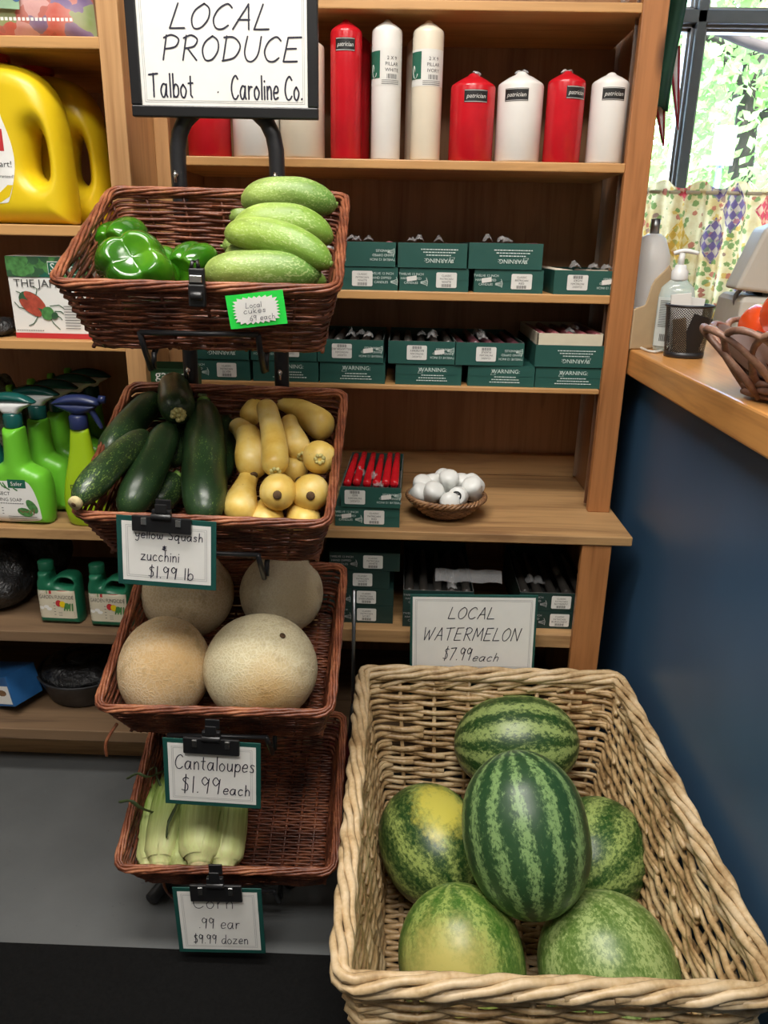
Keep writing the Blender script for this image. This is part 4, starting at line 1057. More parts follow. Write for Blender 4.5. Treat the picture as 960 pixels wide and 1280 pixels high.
# watermelons in the willow basket: centre px, Z, half axes, long axis direction
dk, lt = (.022, .068, .024), (.22, .34, .10)
wl = [((657, 1041), .315, .100, .127, V((.16, -.62, -.80)), 0, dk, (.20, .33, .12), None, 14, .10, .45, 'dark striped watermelon standing on top of the pile'),
      ((645, 929), .225, .097, .128, V((1, -.05, .12)), .4, (.018, .062, .014), (.30, .40, .13), None, 11, .12, .5, 'watermelon lying sideways at the back wall of its basket'),
      ((541, 1056), .150, .096, .118, V((.35, -.8, -.12)), .2, (.016, .055, .012), (.30, .38, .10), ((.15, -.1, 1), (.55, .50, .08), .78, .98), 9, .2, .6, 'watermelon with a yellow ground spot, beside the basket wall near the rack'),
      ((742, 1070), .155, .098, .115, V((-.4, -.7, .1)), .9, (.022, .075, .014), (.31, .41, .12), None, 10, .2, .7, 'mottled watermelon beside the basket wall near the blue counter'),
      ((577, 1204), .140, .098, .115, V((.15, -.5, -.75)), .5, (.05, .14, .018), (.30, .40, .10), ((-.35, -.7, .5), (.52, .46, .13), .55, .95), 9, .25, .7, 'front watermelon with a broad yellow patch'),
      ((763, 1222), .130, .108, .125, V((.25, -.45, -.6)), 1.2, (.095, .18, .032), (.35, .45, .16), None, 8, .25, .9, 'pale green watermelon with a rough brown scuff at the front corner')]
for k, (c, Z, rs_, rl_, ax, roll, d1, l1, spot, ns, sharp, mott, lab) in enumerate(wl):
    p = atZ(*c, Z); ax = ax.normalized()
    Mz = axis_M(p-ax*.01, p+ax*.01, roll)
    if spot: spot = (Mz.to_3x3().inverted() @ V(spot[0]), spot[1], spot[2], spot[3])
    t = thing('watermelon', lab, 'watermelon', Mz, 'watermelons in the willow basket')
    body(2*rl_, (lambda r_: (lambda q: r_*max(0, 1-abs(2*q-1)**2.25)**.5))(rs_), (0, 0), 40, 32, .012, k+80).build('rind', melon_mat('watermelon_rind', k+1, d1, l1, spot, sharp, ns, mott, (.08, -.06, -.06, -.08, -.10, -.14)[k]), t)
    m = MB(); m.lathe([(.006, -.002), (.0055, .0008), (.0001, .0010)], 12, 0, (0, 0, rl_)); m.build('blossom_scar', scar if k != 0 else stem_tan, t)
    if k == 5:
        Mi = Mz.inverted()
# ------------------------------------------------------------------ pillar candles on the top shelf
WAX = {'red': M_['red_wax'], 'white': M_['white_wax'], 'ivory': M_['ivory_wax']}
ZS = HS[1]
LM = [M_['label_black'], M_['sticker'], M_['label_green'], M_['stickd'], M_['paper']]
def pillar(x0, x1, ytop, colr, kind, lab, Y=None, yaw=0.0, word=''):
    Yc = Y or YH+.042
    xm = (x0+x1)/2; a = atY(x0, 190, Yc); b = atY(x1, 190, Yc); r_ = (b.x-a.x)/2*.985; top = atY(xm, ytop, Yc).z; h = top-ZS
    t = thing('pillar_candle', lab, 'candle', T((a.x+b.x)/2, max(Yc, YH+.006+r_), ZS) @ RZ(yaw), 'pillar candles on the top shelf')
    m = MB(); c = .62*r_ if r_ < .035 else .50*r_
    m.lathe([(.0002, 0), (r_*.93, 0), (r_, .004), (r_, h-c-.005), (r_*.975, h-c-.001), (r_*.90, h-c+.002), (r_*.55, h-c*.48), (r_*.30, h-c*.26), (r_*.22, h-c*.10), (r_*.14, h), (.0002, h+.001)], 36); m.build('wax', WAX[colr], t)
    def wr(off): return lambda x, z: ((r_+off)*math.sin(x/r_), -(r_+off)*math.cos(x/r_), z)
    m = MB()
    def patch(xa, xb, z0, z1, mat, off): m.grid(lambda u, v: wr(off)(lerp(xa, xb, u), lerp(z0, z1, v)), 10, 1, mat, True)
    if kind == 'tall':
        z1 = h-.052; z0 = z1-.062; cx = r_*.12
        patch(-r_*1.3, r_*1.25, z0, z1, 1, .0004); patch(-r_*1.3, -r_*.42, z0+.012, z1-.004, 2, .0007)
        text(m, '2 X 9', r_*.38, z1-.019, .0085, 3, warp=wr(.0008)); text(m, 'PILLAR', r_*.38, z1-.029, .0085, 3, warp=wr(.0008)); text(m, word, r_*.38, z1-.039, .0085, 3, warp=wr(.0008))
        for k in range(9): patch(r_*.05+k*.0022, r_*.05+k*.0022+(.0012 if k % 3 else .0007), z0+.011, z0+.019, 3, .0008)
        for k in range(3): patch(-r_*.3, r_*.9, z0+.002+k*.003, z0+.0028+k*.003, 3, .0008)
        m.ribbon([wr(.0009)(-r_*.95, z0+.02)[0:1]+(0,)], .001, 4) if False else None
        pts = [(-r_*1.05+.006*math.cos(q*.5)*.7+.002*q*.3, z0+.024+.011*math.sin(q*.5)) for q in range(13)]
        m.tube([wr(.001)(*p) for p in pts], .0006, 4, mat=4)
    else:
        lw = min(.046, r_*1.15) if kind == 'med' else r_*1.25
        z1 = h-c-.012 if kind != 'tallblack' else h-c-.016; z0 = z1-.022
        patch(-lw/2, lw/2, z0, z1, 0, .0005)
        for e in ((z0+.001, z0+.0018), (z1-.0018, z1-.001)): patch(-lw/2+.001, lw/2-.001, *e, 1, .0008)
        text(m, 'patrician', 0, z0+.0075, .0105, 1, warp=wr(.0009), width=lw*.78, shear=.25)
    if not kind.startswith('hid'): m.build('label', LM, t)
    if kind == 'med':
        m = MB(); rr = random.Random(int(x0))
        for q in range(5):
            a_ = rr.uniform(0, 6.28); m.tube(cat([(0, 0, h-.001), (.006*math.cos(a_), .006*math.sin(a_), h+.002), (.014*math.cos(a_+.4), .012*math.sin(a_+.4), h-.002)], 3), [.003]*3+[.0035]*3+[.001], 6, flat=.5)
        m.build('wrap_twist', M_['film'], t)
    return t
pillar(235, 289, 92, 'red', 'hidden', 'red pillar candle behind the arched rack tube, partly under the sign')
pillar(291, 350, 92, 'white', 'hidden', 'white pillar candle framed by the arch of the rack')
pillar(350, 406, 40, 'ivory', 'hidden', 'ivory pillar candle rising behind the edge of the LOCAL PRODUCE sign')
pillar(413, 452, 25, 'red', 'tallblack', 'tall slim red pillar candle with a black label near its top')
pillar(463, 500, 25, 'white', 'tall', 'tall white pillar candle with a green and white PILLAR WHITE sticker', word='WHITE')
pillar(512, 550, 26, 'ivory', 'tall', 'tall ivory pillar candle with a green and white PILLAR IVORY sticker', word='IVORY')
pillar(560, 616, 91, 'red', 'med', 'wide red pillar candle with crinkled wrap on its tip', yaw=.08)
pillar(618, 675, 89, 'white', 'med', 'wide white pillar candle with a black label, between two red ones', yaw=-.3)
pillar(678, 725, 89, 'red', 'med', 'slim short red pillar candle turned so its label faces aside', yaw=.42)
pillar(732, 778, 91, 'white', 'slim', 'slim short white pillar candle at the end of the row by the stile', yaw=.02)
pillar(425, 462, 40, 'red', 'hidden', 'tall red pillar candle standing behind the other tall red one', Y=YH+.125)
pillar(505, 540, 42, 'ivory', 'hidden', 'tall ivory pillar candle standing behind the other tall ivory one', Y=YH+.125)

# ------------------------------------------------------------------ boxes of taper candles
BXM = [M_['boxgreen'], M_['mint'], M_['sticker'], M_['stickd'], M_['boxin']]
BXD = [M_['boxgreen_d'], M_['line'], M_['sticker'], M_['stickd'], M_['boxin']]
FRONT = RX(R(90))
def front_print(mb, Wb, H, kind, word, sx):
    mb.M = FRONT
    def lines(x, y, w_, n, s=1):
        rr = random.Random(int(x*1e5)+n)
        for k in range(n):
            ww = w_*rr.uniform(.8, 1); yy = y-k*.0043*s; xx = x-ww/2
            while xx < x+ww/2-.002:
                q = rr.uniform(.002, .006); mb.quad(xx, min(xx+q, x+ww/2), yy, yy+.0019, .0004, 1); xx += q+.0012
    def hand(x, y, f):
        for k in range(4): mb.ribbon([(x, y-.001*k*f), (x+.006, y+(.001-.0018*k)*f), (x+.013, y+(.004-.0035*k)*f)], .0009, 1, .0004)
        mb.ribbon([(x+.011, y+.008*f), (x+.014, y), (x+.013, y-.008*f)], .0009, 1, .0004)
    if kind.startswith('warn'):
        f = kind.endswith('flip'); s = -1 if f else 1; cx = Wb*(.06 if not f else .10); cy = H*.5
        text(mb, 'WARNING:', cx, cy+s*.009-(.0024 if not f else .005), .0118, 1, flip=f)
        mb.ribbon([(cx-s*.026, cy+s*.014), (cx-s*.031, cy+s*.003), (cx-s*.021, cy+s*.003), (cx-s*.026, cy+s*.014)], .0009, 1, .0004)
        for k in range(3): lines(cx, cy-s*(.001+k*.0055)-.0012, (.056, .070, .080)[k], 1)
    else:
        f = 'flip' in kind; sw, sh = .042, .030; cy = H*.5
        mb.add([(sx-sw/2+a, cy-sh/2+b, .0005) for a, b in ((.002, 0), (sw-.002, 0), (sw, .002), (sw, sh-.002), (sw-.002, sh), (.002, sh), (0, sh-.002), (0, .002))], [tuple(range(8))], 2)
        s = -1 if f else 1
        for k, wd in enumerate(('CLASSIC', 'PATRICIAN', word)): text(mb, wd, sx, cy+s*(.0085-k*.0062)-(.0018 if not f else .002), .0054 if k < 2 else .0062, 3, .0008, flip=f)
        for k in range(13): mb.quad(sx-.010+k*.0016, sx-.010+k*.0016+(.001 if k % 3 else .0005), cy-s*.0105-.003, cy-s*.0105+.003, .0008, 3)
        ox = Wb*.30 if sx < 0 else -Wb*.29
        for k, wd in enumerate(('TWELVE 12 INCH', 'HAND DIPPED', 'CANDLES')): text(mb, wd, ox-(.006 if not f else -.002), cy+s*(.010-k*.0085)-(.0016 if not f else .002), .0066, 1, .0004, flip=f)
        hand(ox+.014 if not f else ox+.012, cy-s*.004, s)
        if kind.endswith('price'):
            mb.add([(ox-.014+a, cy-.004+b, .0010) for a, b in ((0, 0), (.020, .003), (.019, .012), (-.001, .009))], [(0, 1, 2, 3)], 2)
    mb.M = MX.Identity(4)
def candle_box(x0, x1, yb, Yf, Z, H, kind, word, lab, opn=None, D=.275, dark=False, grp='candle boxes in the bookcase', yaw=0.0, sx=None, tray=False, ntap=5, dz=0.0):
    a, b = atY(x0, yb, Yf), atY(x1, yb, Yf); Wb = b.x-a.x
    t = thing('candle_box', lab, 'box', T((a.x+b.x)/2, Yf, Z) @ RZ(yaw), grp)
    mats = BXD if dark else BXM; m = MB(); th = .0016
    if opn:
        m.box(-Wb/2, Wb/2, 0, D, 0, th); m.box(-Wb/2, Wb/2, 0, th, th, H); m.box(-Wb/2, Wb/2, D-th, D, th, H)
        m.box(-Wb/2, -Wb/2+th, th, D-th, th, H); m.box(Wb/2-th, Wb/2, th, D-th, th, H)
        m.quad(-Wb/2+th, Wb/2-th, th, D-th, th+.0004, 4)
        for xx in (-Wb/2, Wb/2-th): m.box(xx, xx+th, 0, D, H, H+.0003, 4)
        m.box(-Wb/2, Wb/2, 0, th, H, H+.0003, 4)
    else:
        m.box(-Wb/2, Wb/2, 0, D, 0, H)
        m.box(-Wb/2+.0005, Wb/2-.0005, -.0006, D, H*.5, H-.0004)
    cart = m.build('carton', mats, t)
    p = MB(); front_print(p, Wb, H, kind, word, sx if sx is not None else (-Wb*.12 if 'flip' in kind else Wb*.18)); o = p.build('print', mats, cart); o.location = (0, -.0007, 0)
    top = H
    if tray:
        m = MB(); ti = .0025
        for bb in ((-Wb/2+ti, Wb/2-ti, ti, ti+.002, .003, H+.024), (-Wb/2+ti, -Wb/2+ti+.002, ti, D-ti, .003, H+.024), (Wb/2-ti-.002, Wb/2-ti, ti, D-ti, .003, H+.024), (-Wb/2+ti, Wb/2-ti, D-ti-.002, D-ti, .003, H+.024)): m.box(*bb)
        m.build('tray', M_['cream'], t); top = H+.022
    if opn:
        rr = random.Random(int(x0*7)+int(yb)); wax, cname, place = opn
        Rt = min(.0098, (Wb-.012)/(2*ntap+.6)); gx = (Wb-.008-2*Rt)/(ntap-1)
        for k in range(ntap):
            xx = -Wb/2+.004+Rt+k*gx; zz = top-Rt*(1.0+rr.uniform(-.35, .35)) if not tray else top-Rt*.6
            Mt = t.matrix_world @ T(xx+rr.uniform(-.001, .001), .012, zz+dz) @ RX(R(-90+rr.uniform(-.6, .6)))
            q = thing('taper_candle', cname+' '+place, 'candle', Mt, 'tapers in '+place)
            m = MB(); Lt = .245; m.lathe([(.0003, 0), (Rt*.85, .0005), (Rt, .003), (Rt*.93, Lt*.5), (Rt*.72, Lt-.012), (Rt*.3, Lt-.001), (.0003, Lt)], 12); m.build('wax', wax, q)
            m = MB(); m.tube([(0, 0, Lt-.003), (.001, .002, Lt+.006)], .0008, 5); m.build('wick', M_['cream'], q)
        m = MB()
        for q in range(3):
            x_ = rr.uniform(-Wb*.35, Wb*.35); y_ = rr.uniform(.01, .10); hh = rr.uniform(.006, .016)
            m.grid(lambda u, v: (x_+(u-.5)*.020+.004*noise.noise(V((u*4, v*4, q+x0))), y_+(v-.5)*.03+.004*math.sin(u*7), top+.003+hh*math.sin(math.pi*u)*(.4+.6*v)+.006*noise.noise(V((u*5, v*5, q*3+x0)))), 6, 6)
        m.build('wrapper', M_['film'], t)
    return Z+H
YFR = YH+.012
G2 = 'on the upper box shelf'; G3 = 'on the lower box shelf'
def stack(lower, upper, zshelf, yb):
    z = candle_box(lower[0], lower[1], yb, YFR, zshelf, lower[2], *lower[3:6], **lower[6])
    if upper: candle_box(upper[0], upper[1], yb-28, YFR-upper[2], z+.0008, upper[3], *upper[4:7], **upper[7])
h_ = .0455
z2, z3 = HS[2], HS[3]
stack((411, 497, h_, 'sticker', 'WHITE', 'closed green candle box at the basket end of the upper box shelf', dict(sx=-.002)), (409, 494, .003, .0475, 'stickerflip', 'WHITE', 'open green candle box with a sticker at the basket end of the upper box shelf', dict(sx=-.052, opn=(M_['rose_wax'], 'dull rose taper candle', 'in open box at the wicker basket end, upper box shelf'))), z2, 362)
stack((499, 585, h_, 'stickerprice', 'WHITE', 'closed green candle box, second stack from the wicker basket, upper box shelf', {}), (497, 583, .004, .0475, 'warnflip', '', 'open green candle box, second stack from the wicker basket, upper box shelf', dict(opn=(M_['rose_wax'], 'dusky taper candle', 'in open box of second stack, upper box shelf'))), z2, 364)
stack((592, 678, h_, 'stickerprice', 'RED', 'closed green candle box with RED sticker, upper box shelf', dict(sx=.026)), (585, 677, .004, .050, 'warnflip', '', 'open green candle box standing on the box with the RED sticker', dict(opn=(M_['plum_wax'], 'dark plum taper candle', 'in open box on top of the RED sticker box'), yaw=R(.8))), z2, 366)
candle_box(691, 777, 367, YFR-.004, z2, .047, 'stickerflipprice', 'IVORY', 'open green candle box of ivory tapers standing alone on the upper box shelf', opn=(M_['ivory_wax'], 'ivory taper candle', 'in single box by the stile, upper shelf'), sx=-.022, yaw=R(1.2))
h3 = .0440
stack((228, 313, h3, 'sticker', 'SILVER', 'closed green candle box with SILVER sticker behind the rack post, lower box shelf', dict(sx=.024)), (227, 311, .003, .047, 'warnflip', '', 'green candle box with upside-down warning text behind the rack post, lower box shelf', dict()), z3, 481)
stack((317, 398, h3, 'warn', '', 'closed green candle box behind the second rack post, lower box shelf', {}), (314, 396, .003, .047, 'stickerflip', 'WHITE', 'green candle box above the closed one behind the second rack post', dict(sx=.012)), z3, 481)
stack((400, 481, h3, 'warn', '', 'closed green candle box just beside the squash basket rim, lower box shelf', {}), (397, 479, .004, .047, 'stickerflipprice', 'WILLIAMSBURG', 'open green candle box with one tan taper among dark ones, lower box shelf', dict(sx=-.018, opn=(M_['charcoal_wax'], 'dark taper candle', 'in open box beside the wicker basket, lower box shelf'))), z3, 482)
stack((494, 576, h3, 'warn', '', 'closed green candle box, second from the squash basket on the lower box shelf', {}), (485, 568, .004, .047, 'stickerflipprice', 'BAYBERRY', 'open green candle box of charcoal tapers, second from the squash basket', dict(sx=-.010, opn=(M_['charcoal_wax'], 'charcoal taper candle', 'in open box second from the squash basket'))), z3, 484)
stack((584, 667, h3, 'warn', '', 'closed green candle box between its like and the end one, lower box shelf', {}), (569, 654, .004, .047, 'stickerflip', 'PURPLE', 'open green candle box of near-black tapers beside the cream tray', dict(sx=-.008, opn=(M_['plum_wax'], 'near-black plum taper candle', 'inside the open box beside the cream tray'), yaw=R(2.0))), z3, 485)
stack((668, 752, h3, 'warn', '', 'closed green candle box at the stile end of the lower box shelf', {}), (668, 753, .004, .045, 'warnflip', '', 'green candle box with a raised cream tray of rose tapers', dict(tray=True, opn=(M_['rose_wax'], 'rose pink taper candle', 'inside the raised cream tray'))), z3, 486)
# red tapers on the ledge
zz = candle_box(419, 499, 662, YF+.022, ZC1, .0425, 'stickerprice', 'RED', 'closed teal candle box at the bottom of the pair on the ledge', sx=.014, grp='candle boxes on the ledge')
candle_box(426, 500, 640, YF+.018, zz+.001, .043, 'stickerflipprice', 'RED', 'open teal box heaped with bright red tapers on the ledge', opn=(M_['red_wax'], 'bright red taper candle', 'heaped in the open box on the ledge'), sx=-.032, grp='candle boxes on the ledge', ntap=6, dz=.014, yaw=R(-1))
# dark boxes on the shelf under the ledge
z = ZL1; YBX = YF+.05
for x0, x1, H, wd, lab in ((405, 491, .0415, 'IVORY', 'lowest dark green candle box of the stack under the ledge, beside the grey rod'), (404, 491, .0405, 'EVERGREEN', 'dark green candle box second from the bottom of the stack under the ledge'),
                       (399, 486, .0405, 'WHITE', 'dark green candle box third from the bottom, set back from the others'), (412, 498, .0415, 'WHITE', 'topmost dark green candle box of the stack under the ledge')):
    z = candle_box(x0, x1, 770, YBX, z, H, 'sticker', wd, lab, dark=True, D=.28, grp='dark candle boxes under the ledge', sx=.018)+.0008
z = ZL1
for k, (H, wd, lab) in enumerate(((.042, 'BURGUNDY', 'lower dark candle box half behind the LOCAL WATERMELON sign'), (.042, 'BAYBERRY', 'upper dark open candle box half behind the LOCAL WATERMELON sign'))):
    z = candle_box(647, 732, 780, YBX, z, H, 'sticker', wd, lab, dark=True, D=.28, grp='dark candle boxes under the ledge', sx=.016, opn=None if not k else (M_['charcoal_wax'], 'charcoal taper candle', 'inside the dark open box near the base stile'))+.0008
z = ZL1
for k, (H, lab) in enumerate(((.043, 'lower black candle box mostly hidden by the LOCAL WATERMELON sign'), (.043, 'upper black open candle box with a pale edge behind the LOCAL WATERMELON sign'))):
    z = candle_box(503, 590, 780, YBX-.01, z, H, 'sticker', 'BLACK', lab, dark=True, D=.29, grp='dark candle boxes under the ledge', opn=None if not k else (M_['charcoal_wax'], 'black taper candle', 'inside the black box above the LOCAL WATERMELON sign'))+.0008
m = MB(); zt_ = z+.002; xa, xb = atY(545, 730, YBX).x, atY(630, 730, YBX).x
m.grid(lambda u, v: (lerp(xa, xb, u), YBX+.03+.05*math.sin(v*3.1)*.5+.004*math.sin(u*17), zt_+.022*math.cos((v-.5)*3.0)+.004*noise.noise(V((u*9, v*4, 2)))), 16, 8)
tag(m.build('plastic_sleeve', M_['film']), 'crumpled clear plastic sleeve lying on the black boxes under the ledge', 'plastic sleeve')

# ------------------------------------------------------------------ votives in a small basket
pb = atY(557, 652, YF+.085); pc = V((atZ(557, 648, ZC1).x, YF+.105, ZC1))
vb = thing('votive_basket', 'small round brown basket heaped with white votive candles', 'basket', T(*pc))
m = MB(); nrow = 9
prof = [(.030, .004), (.045, .010), (.058, .020), (.069, .031), (.078, .043)]
def pr_at(f):
    q = f*(len(prof)-1); i = min(int(q), len(prof)-2); return lerp(prof[i][0], prof[i+1][0], q-i), lerp(prof[i][1], prof[i+1][1], q-i)
for j in range(nrow):
    r_, z_ = pr_at((j+.3)/nrow); n_ = 88
    m.tube([((r_+.0022*math.cos(math.pi*(i/2+j)))*math.cos(2*math.pi*i/n_)*1.02, (r_+.0022*math.cos(math.pi*(i/2+j)))*math.sin(2*math.pi*i/n_), z_) for i in range(n_)], .0031, 6, True)
for k in range(22):
    a = 2*math.pi*k*2/44; m.tube([(pr_at(f/6)[0]*math.cos(a)*1.02, pr_at(f/6)[0]*math.sin(a), pr_at(f/6)[1]) for f in range(7)], .002, 5)
m.lathe([(.0005, .002), (.031, .003), (.031, .007), (.0005, .007)], 22)
m.build('weave', M_['rattan'], vb)
m = MB()
for s in range(3):
    m.tube([((.080+.0036*math.cos(a*16+s*2.09))*math.cos(a)*1.02, (.080+.0036*math.cos(a*16+s*2.09))*math.sin(a), .046+.0036*math.sin(a*16+s*2.09)) for a in [2*math.pi*i/160 for i in range(160)]], .0031, 6, True)
m.build('rim', M_['rattan'], vb)
vw = plain('votive_wax', (.74, .75, .72), .35, var=.03)
def votive(dx, dy, z_, tilt, az, lab, sticker=False):
    t = thing('votive_candle', lab, 'candle', T(pc.x+dx, pc.y+dy, ZC1+z_) @ RZ(az) @ RX(tilt), 'white votives in the small basket')
    m = MB(); m.lathe([(.0003, -.022), (.0165, -.022), (.0185, -.0205), (.0215, .008), (.0212, .014), (.0175, .0195), (.010, .0225), (.0003, .0232)], 24); m.build('wax', vw, t)
    if sticker:
        m = MB(); m.lathe([(.0003, -.0226), (.0105, -.0226), (.0105, -.0221)], 18); m.M = T(0, 0, -.0230) @ RX(math.pi); m.quad(-.007, .007, -.002, .002, 0, 1); m.build('label', LM, t)
vs_ = [(-.052, .012, .062, .5, .3, 0), (-.030, .026, .062, -.3, 1.0, 0), (-.002, .040, .072, -1.7, .3, 1), (.034, .030, .062, .3, .5, 0), (.058, .022, .066, -1.5, .4, 1), (-.030, -.030, .060, .6, .4, 0), (.004, .000, .078, .35, 0, 0),
       (.022, -.036, .056, -1.9, -.2, 1), (.054, -.010, .066, .5, -.5, 0), (-.058, -.012, .052, .9, .7, 0), (.004, -.050, .048, 1.3, .1, 0), (.010, .010, .042, .2, 0, 0), (-.020, .0, .040, 0, 0, 0)]
vl = ['white votive at the red-taper end of the heap, back edge', 'white votive second along the back of the heap', 'white votive tipped to show its dark base sticker at the back of the heap', 'white votive between the topmost one and the far end of the heap', 'white votive tipped over with a dark sticker at the far end of the heap',
      'white votive leaning at the front of the heap toward the red tapers', 'topmost white votive in the middle of the heap', 'white votive lying with its stickered base facing forward', 'white votive at the front far end of the heap', 'white votive low at the rim on the red-taper side', 'white votive sunk at the front rim, only its edge showing', 'buried white votive under the heap', 'buried white votive under the heap']
for a, l in zip(vs_, vl): votive(*a[:5], l, bool(a[5]))
# ------------------------------------------------------------------ garden goods on the side unit
import numpy as np
def sdf(P, outlines):
    """signed distance (positive inside) and nearest boundary point of every row of P"""
    best = np.full(len(P), 1e9); near = np.zeros_like(P); ins = np.zeros(len(P), bool)
    for o in outlines:
        A = np.array([q[:2] for q in o], float); B = np.roll(A, -1, 0)
        for p, q in zip(A, B):
            d = q-p; L = float(d@d) or 1e-12
            t = np.clip(((P-p)@d)/L, 0, 1); c = p+t[:, None]*d; r_ = np.hypot(*(P-c).T)
            m_ = r_ < best; best[m_] = r_[m_]; near[m_] = c[m_]
            cr2 = ((p[1] > P[:, 1]) != (q[1] > P[:, 1])); den = (q[1]-p[1]) if abs(q[1]-p[1]) > 1e-12 else 1e-12
            ins ^= cr2 & (P[:, 0] < (q[0]-p[0])*(P[:, 1]-p[1])/den+p[0])
    return np.where(ins, best, -best), near
def fill(outlines, step):
    A = np.array([q[:2] for o in outlines for q in o], float); lo, hi = A.min(0)-step*.51, A.max(0)+step
    nx, ny = int((hi[0]-lo[0])/step)+2, int((hi[1]-lo[1])/step)+2
    gx, gy = np.meshgrid(lo[0]+np.arange(nx)*step, lo[1]+np.arange(ny)*step); P = np.stack([gx.ravel(), gy.ravel()], 1)
    d, near = sdf(P, outlines); inside = d > step*.12
    used = {}; vs = []; ds = []; fs = []
    for j in range(ny-1):
        for i in range(nx-1):
            c = [j*nx+i, j*nx+i+1, (j+1)*nx+i+1, (j+1)*nx+i]
            if not any(inside[k] for k in c): continue
            f = []
            for k in c:
                if k not in used:
                    used[k] = len(vs); vs.append(P[k] if inside[k] else near[k]); ds.append(d[k] if inside[k] else 0.0)
                f.append(used[k])
            fs.append(f)
    return np.array(vs), np.array(ds), fs
def slab(name, mat, outlines, depth, bev, parent, res=60):
    """solid from a flat outline (with holes) in xz, inflated along y with rounded edges"""
    A = np.array([q[:2] for q in outlines[0]]); ext = (A.max(0)-A.min(0)).max(); step = ext/res
    vs, ds, fs = fill(outlines, step); Th = depth/2
    def th(d): u = np.clip(d/max(bev*1.25, 1e-4), 0, 1); return Th*(1-(1-u)**2.4)**.42
    t = th(ds); n = len(vs); m_ = MB()
    m_.v = [V((p[0], -k, p[1])) for p, k in zip(vs, t)]
    bk = {}
    for i in range(n):
        if t[i] > 1e-6: bk[i] = len(m_.v); m_.v.append(V((vs[i][0], t[i], vs[i][1])))
        else: bk[i] = i
    for f in fs:
        for g in (f, [bk[i] for i in f][::-1]):
            if len(set(g)) >= 3: m_.f.append(g); m_.mi.append(0); m_.sm.append(True)
    o = m_.build(name, mat, parent)
    zf = lambda x, z: float(th(np.maximum(sdf(np.array([[x, z]], float), outlines)[0], 0))[0])
    o_slab[name+str(id(parent))] = zf
    globals()['last_zf'] = zf
    return o
o_slab = {}
def patch(mb, outline, base, mat, step=.005):
    vs, ds, fs = fill([outline], step); mb.add([(p[0], p[1], base) for p in vs], [f for f in fs if len(set(f)) >= 3], mat, True)
def conform(mb, zf, base):
    """lay flat printing (drawn on the plane y = -base) onto a rounded front"""
    mb.v = [V((v.x, -(zf(v.x, v.z)+(-v.y-base)+.0005), v.z)) for v in mb.v]
def smooth(p, per=4):
    n = len(p); out = []
    for i in range(n):
        a, b, c, d = p[i-1], p[i], p[(i+1) % n], p[(i+2) % n]
        for k in range(per):
            t = k/per; out.append(tuple(.5*((2*b[j])+(-a[j]+c[j])*t+(2*a[j]-5*b[j]+4*c[j]-d[j])*t*t+(-a[j]+3*b[j]-3*c[j]+d[j])*t**3) for j in (0, 1)))
    return out
PRM = [M_['paper'], M_['redprint'], M_['stickd'], M_['leafprint'], M_['label_green'], M_['brownprint'], M_['cream'], M_['yellow_pl'], M_['ink']]
# yellow jugs
zj = LS[1]
def jug(x, y, lab, label_on):
    t = thing('yellow_jug', lab, 'jug', T(x, y, zj+.0005), 'yellow jugs')
    hgt = .268; hw = .118
    out = smooth([(-hw, .012), (-hw+.012, 0), (0, -.001), (hw-.014, 0), (hw-.001, .012), (hw, .05), (hw-.002, .11), (hw-.004, .16), (hw-.012, .205), (hw-.034, .244), (hw-.07, .264), (.0, .270), (-.05, .264), (-hw+.02, .22), (-hw, .15)], 5)
    hole = smooth([(.058, .150), (.052, .105), (.057, .085), (.072, .076), (.082, .086), (.082, .128), (.077, .152), (.070, .162)], 4)
    bo = slab('bottle', M_['yellow_pl'], [out, hole], .105, .034, t, 76); zf = last_zf
    m = MB(); m.lathe([(.030, .262), (.030, .275), (.028, .276)], 24, 0, (-.012, 0, 0)); m.lathe([(.0335, .274), (.034, .300), (.032, .304), (.0005, .305)], 28, 0, (-.012, 0, 0)); m.build('cap', M_['red_pl'], t)
    if label_on:
        m = MB(); m.M = FRONT
        o = smooth([(-.10, .04), (.0, .035), (.018, .045), (.030, .085), (.031, .13), (.020, .175), (.004, .20), (-.10, .205)], 4)
        patch(m, o, .0533, 0)
        m.quad(-.09, .018, .122, .158, .0537, 1); text(m, 'Start!', .027, .096, .015, 2, .0537, align='r'); text(m, 'Quick', -.02, .096, .015, 2, .0537, align='r') if False else None
        text(m, 'guaranteed!', .029, .078, .0075, 2, .0537, align='r'); m.add([(a, b, .0536) for a, b in ((-.09, .037), (.0, .0365), (.018, .047), (.026, .066), (-.09, .066))], [(0, 1, 2, 3, 4)], 7)
        conform(m, zf, .0531); m.build('label', PRM, bo)
pj = atY(97, 278, YF+.06)
jug(pj.x-.118, YF+.065, 'front yellow plastic jug with red cap and white label', True)
jug(pj.x-.118+.031, YF+.178, 'rear yellow plastic jug half hidden behind its twin', False)
# pouch with flower picture
m = MB(); pp = atY(118, 40, YF+.06); zc_ = LS[0]; Wp, Hp = .36, .22
def pouch(side):
    def f(u, v):
        e = max(0, 1-abs(2*u-1)**4)*max(0, 1-abs(2*v-1)**4); q = .018
        x = (u-.5)*Wp*(1-.02*math.sin(v*3.14)); z = v*Hp+.004*math.sin(u*9)
        return (x, side*(.034*e**.7)+.002*noise.noise(V((u*6, v*6, side)))*e, z)
    return f
bagf = blotch('flower_print', [(0, (.62, .09, .06)), (.2, (.60, .20, .17)), (.36, (.66, .33, .32)), (.5, (.16, .10, .30)), (.62, (.62, .48, .05)), (.74, (.26, .38, .13)), (.85, (.50, .07, .04))], 30, .25, bmp=.15)
m.grid(pouch(-1), 28, 18); m.grid(pouch(1), 28, 18)
t = thing('fertilizer_pouch', 'plastic pouch printed with pink and red flowers on the topmost shelf', 'pouch', T(pp.x-Wp/2, YF+.075, zc_+.003)); m.build('pouch', bagf, t)
